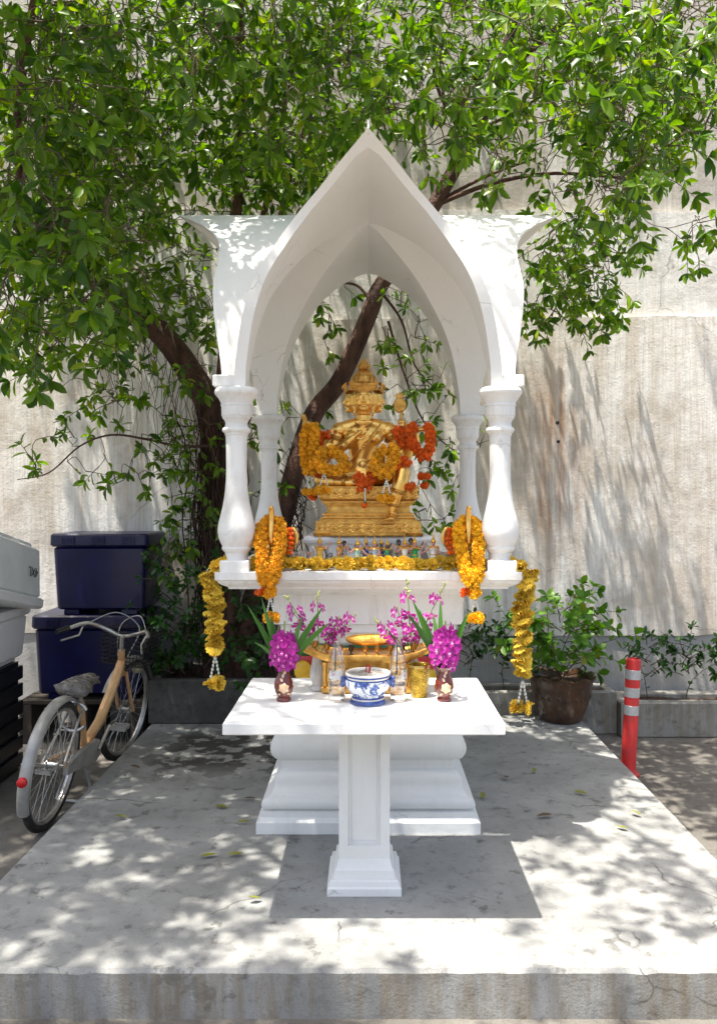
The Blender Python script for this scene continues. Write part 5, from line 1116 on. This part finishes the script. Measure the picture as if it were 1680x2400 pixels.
limb([(-2.15, 5.05, 3.2), (-2.0, 4.6, 3.6), (-1.7, 4.1, 4.0), (-1.3, 3.6, 4.4), (-1.0, 3.0, 4.8)], .03, .012); limb([(.86, 5.28, 4.25), (1.3, 5.0, 4.5), (1.8, 4.6, 4.6), (2.3, 4.2, 4.7)], .028, .010)
limb([(.44, 5.42, 3.45), (.8, 5.30, 3.55), (1.2, 5.2, 3.58), (1.7, 5.1, 3.50)], .018, .007); limb([(.47, 5.42, 3.48), (.78, 5.35, 3.62), (1.1, 5.3, 3.72)], .014, .006); limb([(.70, 5.36, 3.92), (.95, 5.25, 4.0), (1.3, 5.1, 4.15)], .014, .006)
limb([(.66, 5.37, 3.85), (.45, 5.3, 4.2), (.40, 5.2, 4.6)], .016, .008); limb([(1.0, 4.8, 5.4), (1.0, 4.0, 5.7), (.9, 3.2, 5.8), (.9, 2.4, 5.9)], .028, .01); limb([(-2.8, 3.9, 4.8), (-2.9, 3.0, 5.2), (-2.7, 2.0, 5.4)], .035, .012)
LB = [D(x, y, 5.35) for x, y in ((470, 1000), (400, 1000), (330, 985), (250, 975), (180, 1000), (110, 1060), (40, 1075))]; limb(LB, .011, .003)
limb([D(x, y, 5.45) for x, y in ((840, 690), (800, 640), (740, 640), (700, 680))], .012, .004); limb([D(x, y, 5.5) for x, y in ((850, 650), (900, 720), (930, 820), (985, 880))], .011, .003); limb([D(x, y, 5.5) for x, y in ((870, 720), (910, 850), (960, 960), (1060, 1040))], .010, .003)
put('trunk', trunk.mesh('trunk', 60), M_['bark'], tree, True)
rt = MB()
for k in range(210):      # curtain of aerial roots along the main stem
    if k < 150: x = random.gauss(-1.04, .085); y = 5.50+random.uniform(-.10, .08); z0 = random.uniform(1.4, 2.25)
    else: t_ = random.random(); q = T1[int(len(T1)*(.38+.24*t_))]; x, y, z0 = q.x+random.uniform(-.06, .06), q.y+random.uniform(-.05, .05), q.z-.04
    L = random.uniform(.5, 1.6) if k < 150 else random.uniform(.25, .85); L = min(L, z0-.28); n_ = 9
    pts = [Vector((x+.02*math.sin(j*1.1+k)+random.gauss(0, .008), y+random.gauss(0, .008), z0-L*j/(n_-1))) for j in range(n_)]; r_ = random.uniform(.0025, .009) if k < 130 else random.uniform(.0012, .003)
    rt.tube(pts, [r_*(1-.6*j/n_) for j in range(n_)], 5, cap=False)
for k in range(60):
    t_ = random.random(); q = T2[int(len(T2)*(.06+.22*t_))]; z0 = q.z+.05; L = min(random.uniform(.3, 1.0), z0-.28)
    rt.tube([Vector((q.x+random.gauss(0, .05), q.y-.05+random.gauss(0, .01), z0-L*j/7)) + rv(.008) for j in range(8)], random.uniform(.002, .006), 5, cap=False)
put('aerial_roots', rt.mesh('aerial_roots', 60), M_['root'], tree, True)
LV = Leaves(); TW = MB()
LP = np.array([list(q) for l in limbs for q in l[len(l)//3:]])
nodesP = []
def grow(p, L=None, size=.088):
    """one leafy sprig at p, joined by a thin shoot to the nearest wood"""
    p = Vector(p); pool = np.vstack([LP, np.array(nodesP)]) if nodesP else LP
    dd = np.linalg.norm(pool-np.array(p), axis=1)+np.maximum(pool[:, 2]-p.z, 0)*.0; q = Vector(pool[int(dd.argmin())]); d = (p-q)
    if d.length > 1e-3:
        mid = q.lerp(p, .5)+Vector((0, 0, .10*d.length))+rv(.03); 
        if d.length < 1.6: TW.tube(curve([q, mid, p], 3), [.0022+.0035*min(d.length, 1)*(1-j/6) for j in range(7)], 4, cap=False)
    nodesP.append(list(p)); dr = (d.normalized()*.8 if d.length > 1e-3 else Vector((0, 0, -1)))+rv(.45)+Vector((0, -.10, -.15)); sprig(LV, TW, p, dr, L or random.uniform(.14, .34), size*random.uniform(.85, 1.15))
def inpoly(x, y, pl):
    c = False; j = len(pl)-1
    for i in range(len(pl)):
        if (pl[i][1] > y) != (pl[j][1] > y) and x < (pl[j][0]-pl[i][0])*(y-pl[i][1])/(pl[j][1]-pl[i][1])+pl[i][0]: c = not c
        j = i
    return c
def seg_d(x, y, a, b):
    t = max(0, min(1, ((x-a[0])*(b[0]-a[0])+(y-a[1])*(b[1]-a[1]))/((b[0]-a[0])**2+(b[1]-a[1])**2))); return math.hypot(x-a[0]-t*(b[0]-a[0]), y-a[1]-t*(b[1]-a[1]))
def clear(p):     # keep twigs out of the shrine, the camera's nose and the wall
    if abs(p.x) < 1.0 and 2.75 < p.y < 5.2 and p.z < 3.3: return False
    sx, sy = p.x+KX*p.z, p.y+KY*p.z
    if .75 < sx < 1.6 and 3.55 < sy < 4.65 and random.random() < .8: return False     # a gap the sun comes through
    return p.y < 5.78 and p.y > 2.6
def region(pl, n, y0, y1, L=None, size=.088):
    xs = [q[0] for q in pl]; ys = [q[1] for q in pl]; k = 0; tries = 0; pts = []
    while k < n and tries < n*60:
        tries += 1; x, y = random.uniform(min(xs), max(xs)), random.uniform(min(ys), max(ys))
        if not inpoly(x, y, pl): continue
        p = D(x, y, random.uniform(y0, y1))
        if seg_d(x, y, (965, 470), (1120, 200)) < 48 and p.y < 5.45: continue    # the leaning trunk shows here
        if clear(p): pts.append(p); k += 1
    pts.sort(key=lambda p: np.linalg.norm(LP-np.array(p), axis=1).min())
    for p in pts: grow(p, L, size)
region([(0, 0), (500, 0), (480, 330), (430, 480), (330, 560), (330, 700), (200, 760), (0, 780)], 640, 3.3, 5.55, size=.094)
region([(380, 840), (480, 820), (480, 1190), (400, 1200), (350, 1000)], 34, 5.25, 5.55, .16, .08)
region([(330, 480), (480, 480), (480, 700), (340, 720)], 30, 5.2, 5.7)
region([(0, -60), (480, -60), (470, 300), (330, 500), (0, 560)], 45, 5.45, 5.76, size=.10)
region([(480, -20), (1100, -20), (1080, 250), (1000, 330), (880, 330), (820, 250), (700, 420), (480, 430)], 430, 3.7, 5.75, size=.086)
region([(1000, -20), (1607, -20), (1607, 260), (1520, 380), (1380, 450), (1200, 440), (1050, 400), (1000, 300)], 430, 3.5, 5.25, size=.088)
region([(1170, 480), (1400, 470), (1400, 660), (1270, 730), (1180, 720)], 85, 4.9, 5.6)
region([(1430, 480), (1590, 470), (1590, 560), (1480, 560)], 9, 4.7, 5.3)
region([(330, 600), (485, 520), (490, 830), (400, 860), (340, 780)], 26, 5.0, 5.5); region([(60, 780), (330, 740), (380, 820), (300, 930), (240, 920), (100, 900)], 22, 4.9, 5.5, .16)
region([(20, 960), (150, 960), (440, 940), (440, 1040), (240, 1100), (40, 1110)], 30, 5.2, 5.5, .14, .08); region([(380, 1040), (470, 1050), (470, 1270), (360, 1260)], 16, 5.3, 5.5, .16, .075)
region([(560, 880), (630, 860), (700, 900), (690, 1050), (640, 1180), (570, 1180)], 26, 5.2, 5.7, .16, .08); region([(650, 640), (780, 630), (780, 800), (740, 800)], 8, 5.3, 5.6, .15, .08)
region([(870, 640), (950, 690), (1000, 870), (880, 880), (850, 780)], 20, 5.2, 5.6, .16, .08); region([(890, 860), (1000, 900), (1085, 960), (1080, 1080), (960, 1130), (920, 1000)], 24, 5.2, 5.6, .16, .08); region([(930, 1120), (1000, 1130), (1000, 1190), (930, 1180)], 5, 5.3, 5.6, .14, .08)
region([(470, 430), (660, 440), (700, 330), (480, 330)], 60, 5.0, 5.7)
# the part of the crown overhead, in front of the shrine (it throws the dapples on the slab)
def dens(sx, sy):
    if sx < -3.2 or sy < 1.9: return .2
    if sx > 1.45 and sy > 3.9: return .03
    if sx > -.6 and sy > 4.9: return .12
    if sx < -.9 and sy > 5.6: return .12
    if sx > 1.75: return .12
    if .85 < sx < 1.42 and 2.95 < sy < 3.55: return .45
    if sx > .12 and sy < 3.75: return .03
    if sx > -.35 and sy < 2.80: return .06
    if sx < -.55 and sy < 2.85: return .9
    if -.45 < sx < .65 and sy < 3.2: return .16
    if sx > .85: return .16
    if -.5 < sx < .35 and 3.6 < sy < 4.5: return .62
    return 1
k = 0; tries = 0
while k < 3000 and tries < 150000:
    tries += 1; x, y, z = random.uniform(-4.2, 3.2), random.uniform(.3, 5.7), random.uniform(3.9, 6.3)
    if z < CAMH+.66*y+.25: continue
    if random.random() > dens(x+KX*z, y+KY*z): continue
    p = Vector((x, y, z)); nodesP.append(list(p)) if False else None
    sprig(LV, TW, p, Vector((random.gauss(0, 1), random.gauss(0, 1), -.2)), random.uniform(.18, .4), .105*random.uniform(.85, 1.15)); k += 1
put('twigs', TW.mesh('twigs', 60), M_['twig'], tree, True)['kind'] = 'stuff'
crown = thing('crown', None, None, (0, 0, 0)); crown.parent = tree; crown.matrix_parent_inverse = WM[tree].inverted()
LV.M = [m for m in LV.M if not (abs(m[0, 3]) < 1.05 and 2.95 < m[1, 3] < 5.1 and m[2, 3] < 3.08)]
LV.build(crown, M_['leaf'], crown, 300, .40)

# ---- shrubs and small plants
def plant(name, label, cat, base, stems, leafsize, mat, group=None, W=.5, nsep=300, step=.03, par=None):
    t = thing(name, label, cat, tuple(base), group=group); lv = Leaves(); tw = MB()
    for (b0, d, L) in stems: sprig(lv, tw, b0, d, L, leafsize, step, 4)
    put('stems', tw.mesh('stems', 60), M_['twig'], t, True); lv.build(t, mat, t, nsep, W); return t
random.seed(5)
sts = []
for k in range(150):
    x = random.uniform(-1.42, -.72); y = random.uniform(5.33, 5.75); z = .27+random.random()**1.3*(.65+.25*math.sin((x+1.5)*4)); sts.append((Vector((x, y, z)), Vector((random.gauss(0, .6), random.gauss(-.3, .5), random.uniform(.1, .9))), random.uniform(.12, .26)))
for x, z in ((-1.36, .5), (-1.15, .6), (-1.0, .5), (-.85, .5), (-1.28, .7), (-1.05, .8)): sts.append((Vector((x, 5.5, .26)), Vector((.05, -.05, 1)), z))
for x0, z0, x1, z1 in ((-1.05, 1.0, -1.35, 1.30), (-1.0, 1.15, -1.18, 1.42), (-1.12, .95, -1.5, 1.18)): sts.append((Vector((x0, 5.42, z0)), Vector((x1-x0, -.03, z1-z0)), .38))
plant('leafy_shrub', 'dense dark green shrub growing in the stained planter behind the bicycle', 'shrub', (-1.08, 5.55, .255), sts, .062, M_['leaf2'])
pot = thing('plant_pot', 'large glazed brown plant pot with wavy rim at the back corner of the platform', 'pot', (1.29, 5.39, .0005))
V = []; rings_ = [(.125, 0, 0), (.138, .012, 0), (.165, .08, 0), (.188, .16, 0), (.200, .225, 0), (.206, .262, 0), (.224, .285, 1), (.226, .302, 1), (.214, .306, 1), (.196, .285, 1), (.190, .262, 0)]
for (r_, z, wv) in rings_:
    for k in range(60): a = 2*math.pi*k/60; V.append((r_*math.cos(a)*(1+.02*wv*math.sin(10*a)), r_*math.sin(a)*(1+.02*wv*math.sin(10*a)), z+.010*wv*math.sin(10*a)))
n60 = len(rings_)
pg = pm('brown_glaze', (.035, .018, .011), (.095, .045, .020), 7, .28, 0, .15, 25, coat=.4)
MB().add(V, [(r*60+k, r*60+(k+1) % 60, (r+1)*60+(k+1) % 60, (r+1)*60+k) for r in range(n60-1) for k in range(60)]+[tuple(range(60))[::-1]]).build('vessel', pg, pot, smooth=40)
rl = MB()
for k in range(9):
    a0 = R(200+k*17.5)
    for j in range(3): rl.tube([(.188*math.cos(a0+math.cos(q)*.08*(1-j*.28))*1.015, .188*math.sin(a0+math.cos(q)*.08*(1-j*.28))*1.015, .16+.035*(1-j*.28)*math.sin(q)) for q in [math.pi*i/8 for i in range(9)]], .003, 5)
rl.build('relief', pg, pot)
MB().lathe([(.192, .262), (.1, .268), (.01, .270)], 30, cap=False).build('soil', M_['soil'], pot)
sts = []
for k in range(50):
    a = random.uniform(0, 6.28); r_ = random.uniform(0, .15); b0 = Vector((1.29+r_*math.cos(a), 5.39+r_*math.sin(a)*.8, .28+random.random()*.46)); d = Vector((math.cos(a)*.85, math.sin(a)*.6-.1, random.uniform(.2, 1.1))); sts.append((b0, d, random.uniform(.14, .32)))
for (dx, L) in ((-.30, .72), (-.12, .86), (.10, .70), (.30, .64), (.55, .60), (-.45, .6)): sts.append((Vector((1.29, 5.39, .26)), Vector((dx, -.08, 1)), L))
plant('potted_plant', 'bushy bright green plant growing in the glazed brown pot', 'plant', (1.29, 5.39, .266), sts, .078, M_['leaf3'], W=.66, step=.036)
for (lab, x, y, zb, zt, n_) in (('young green plant in the planter between the potted plant and long yellow garland', .96, 5.72, .105, .60, 10), ('small dark plant in the planter behind the sunlit orchid spike', .70, 5.72, .105, .64, 12), ('small green sapling directly behind the red bollard', 1.97, 5.68, .05, .55, 8), ('small bushy sapling in the low kerb planter, beyond the one behind the bollard', 2.235, 5.68, .05, .53, 10), ('small sapling at the frame-side end of the kerb planter, farthest from the bollard', 2.52, 5.68, .05, .50, 9)):
    sts = [(Vector((x, y, zb)), Vector((.05, 0, 1)), (zt-zb)*.8)]
    for k in range(n_*2): z = zb+(zt-zb)*random.uniform(.35, .9); a = random.uniform(0, 6.28); sts.append((Vector((x+random.uniform(-.03, .03), y-.02, z)), Vector((math.cos(a), -abs(math.sin(a))*.5, .6)), random.uniform(.09, .17)))
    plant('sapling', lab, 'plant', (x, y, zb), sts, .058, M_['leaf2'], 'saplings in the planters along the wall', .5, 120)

# ---- fallen leaves on the slab
FLY = [pm('fallen_leaf_green', (.14, .17, .02), (.22, .20, .03), 60, .6), pm('fallen_leaf_brown', (.07, .045, .025), (.13, .08, .04), 60, .7)]
fm = []
for m_ in FLY:
    me = bpy.data.meshes.new('fallen_leaf'); me.from_pydata(leaf_arr(1, .45, .12, -.12).tolist(), [], LF); me.materials.append(m_); me.polygons.foreach_set('use_smooth', [True]*len(me.polygons)); fm.append(me)
def floor_pt(px_, py_): y = CAMH*F/(py_-CY); return Vector(((px_-CX)*y/F, y, .012))
for (x, y, m_) in ((534, 1898, 0), (586, 1931, 0), (1130, 1878, 0), (1179, 1823, 1), (532, 2009, 0), (614, 2113, 0), (600, 1876, 1), (1250, 1816, 0), (1376, 1866, 0), (1442, 1941, 0), (1503, 1917, 0), (1256, 1918, 1), (660, 1700+150, 1), (330, 1805, 1), (300, 1920, 0), (468, 2014, 0)):
    p = floor_pt(x, y); o = put('fallen_leaf', fm[m_], None, None, M=Matrix.Translation(p) @ Euler((random.uniform(-.15, .15), random.uniform(-.15, .15), random.uniform(0, 6.28))).to_matrix().to_4x4() @ Matrix.Scale(random.uniform(.05, .075), 4))
    tag(o, 'yellow-green fallen leaf lying on the concrete platform' if m_ == 0 else 'dry brown fallen leaf lying on the concrete platform', 'leaf', 'green leaves fallen on the platform' if m_ == 0 else 'brown leaves fallen on the platform')
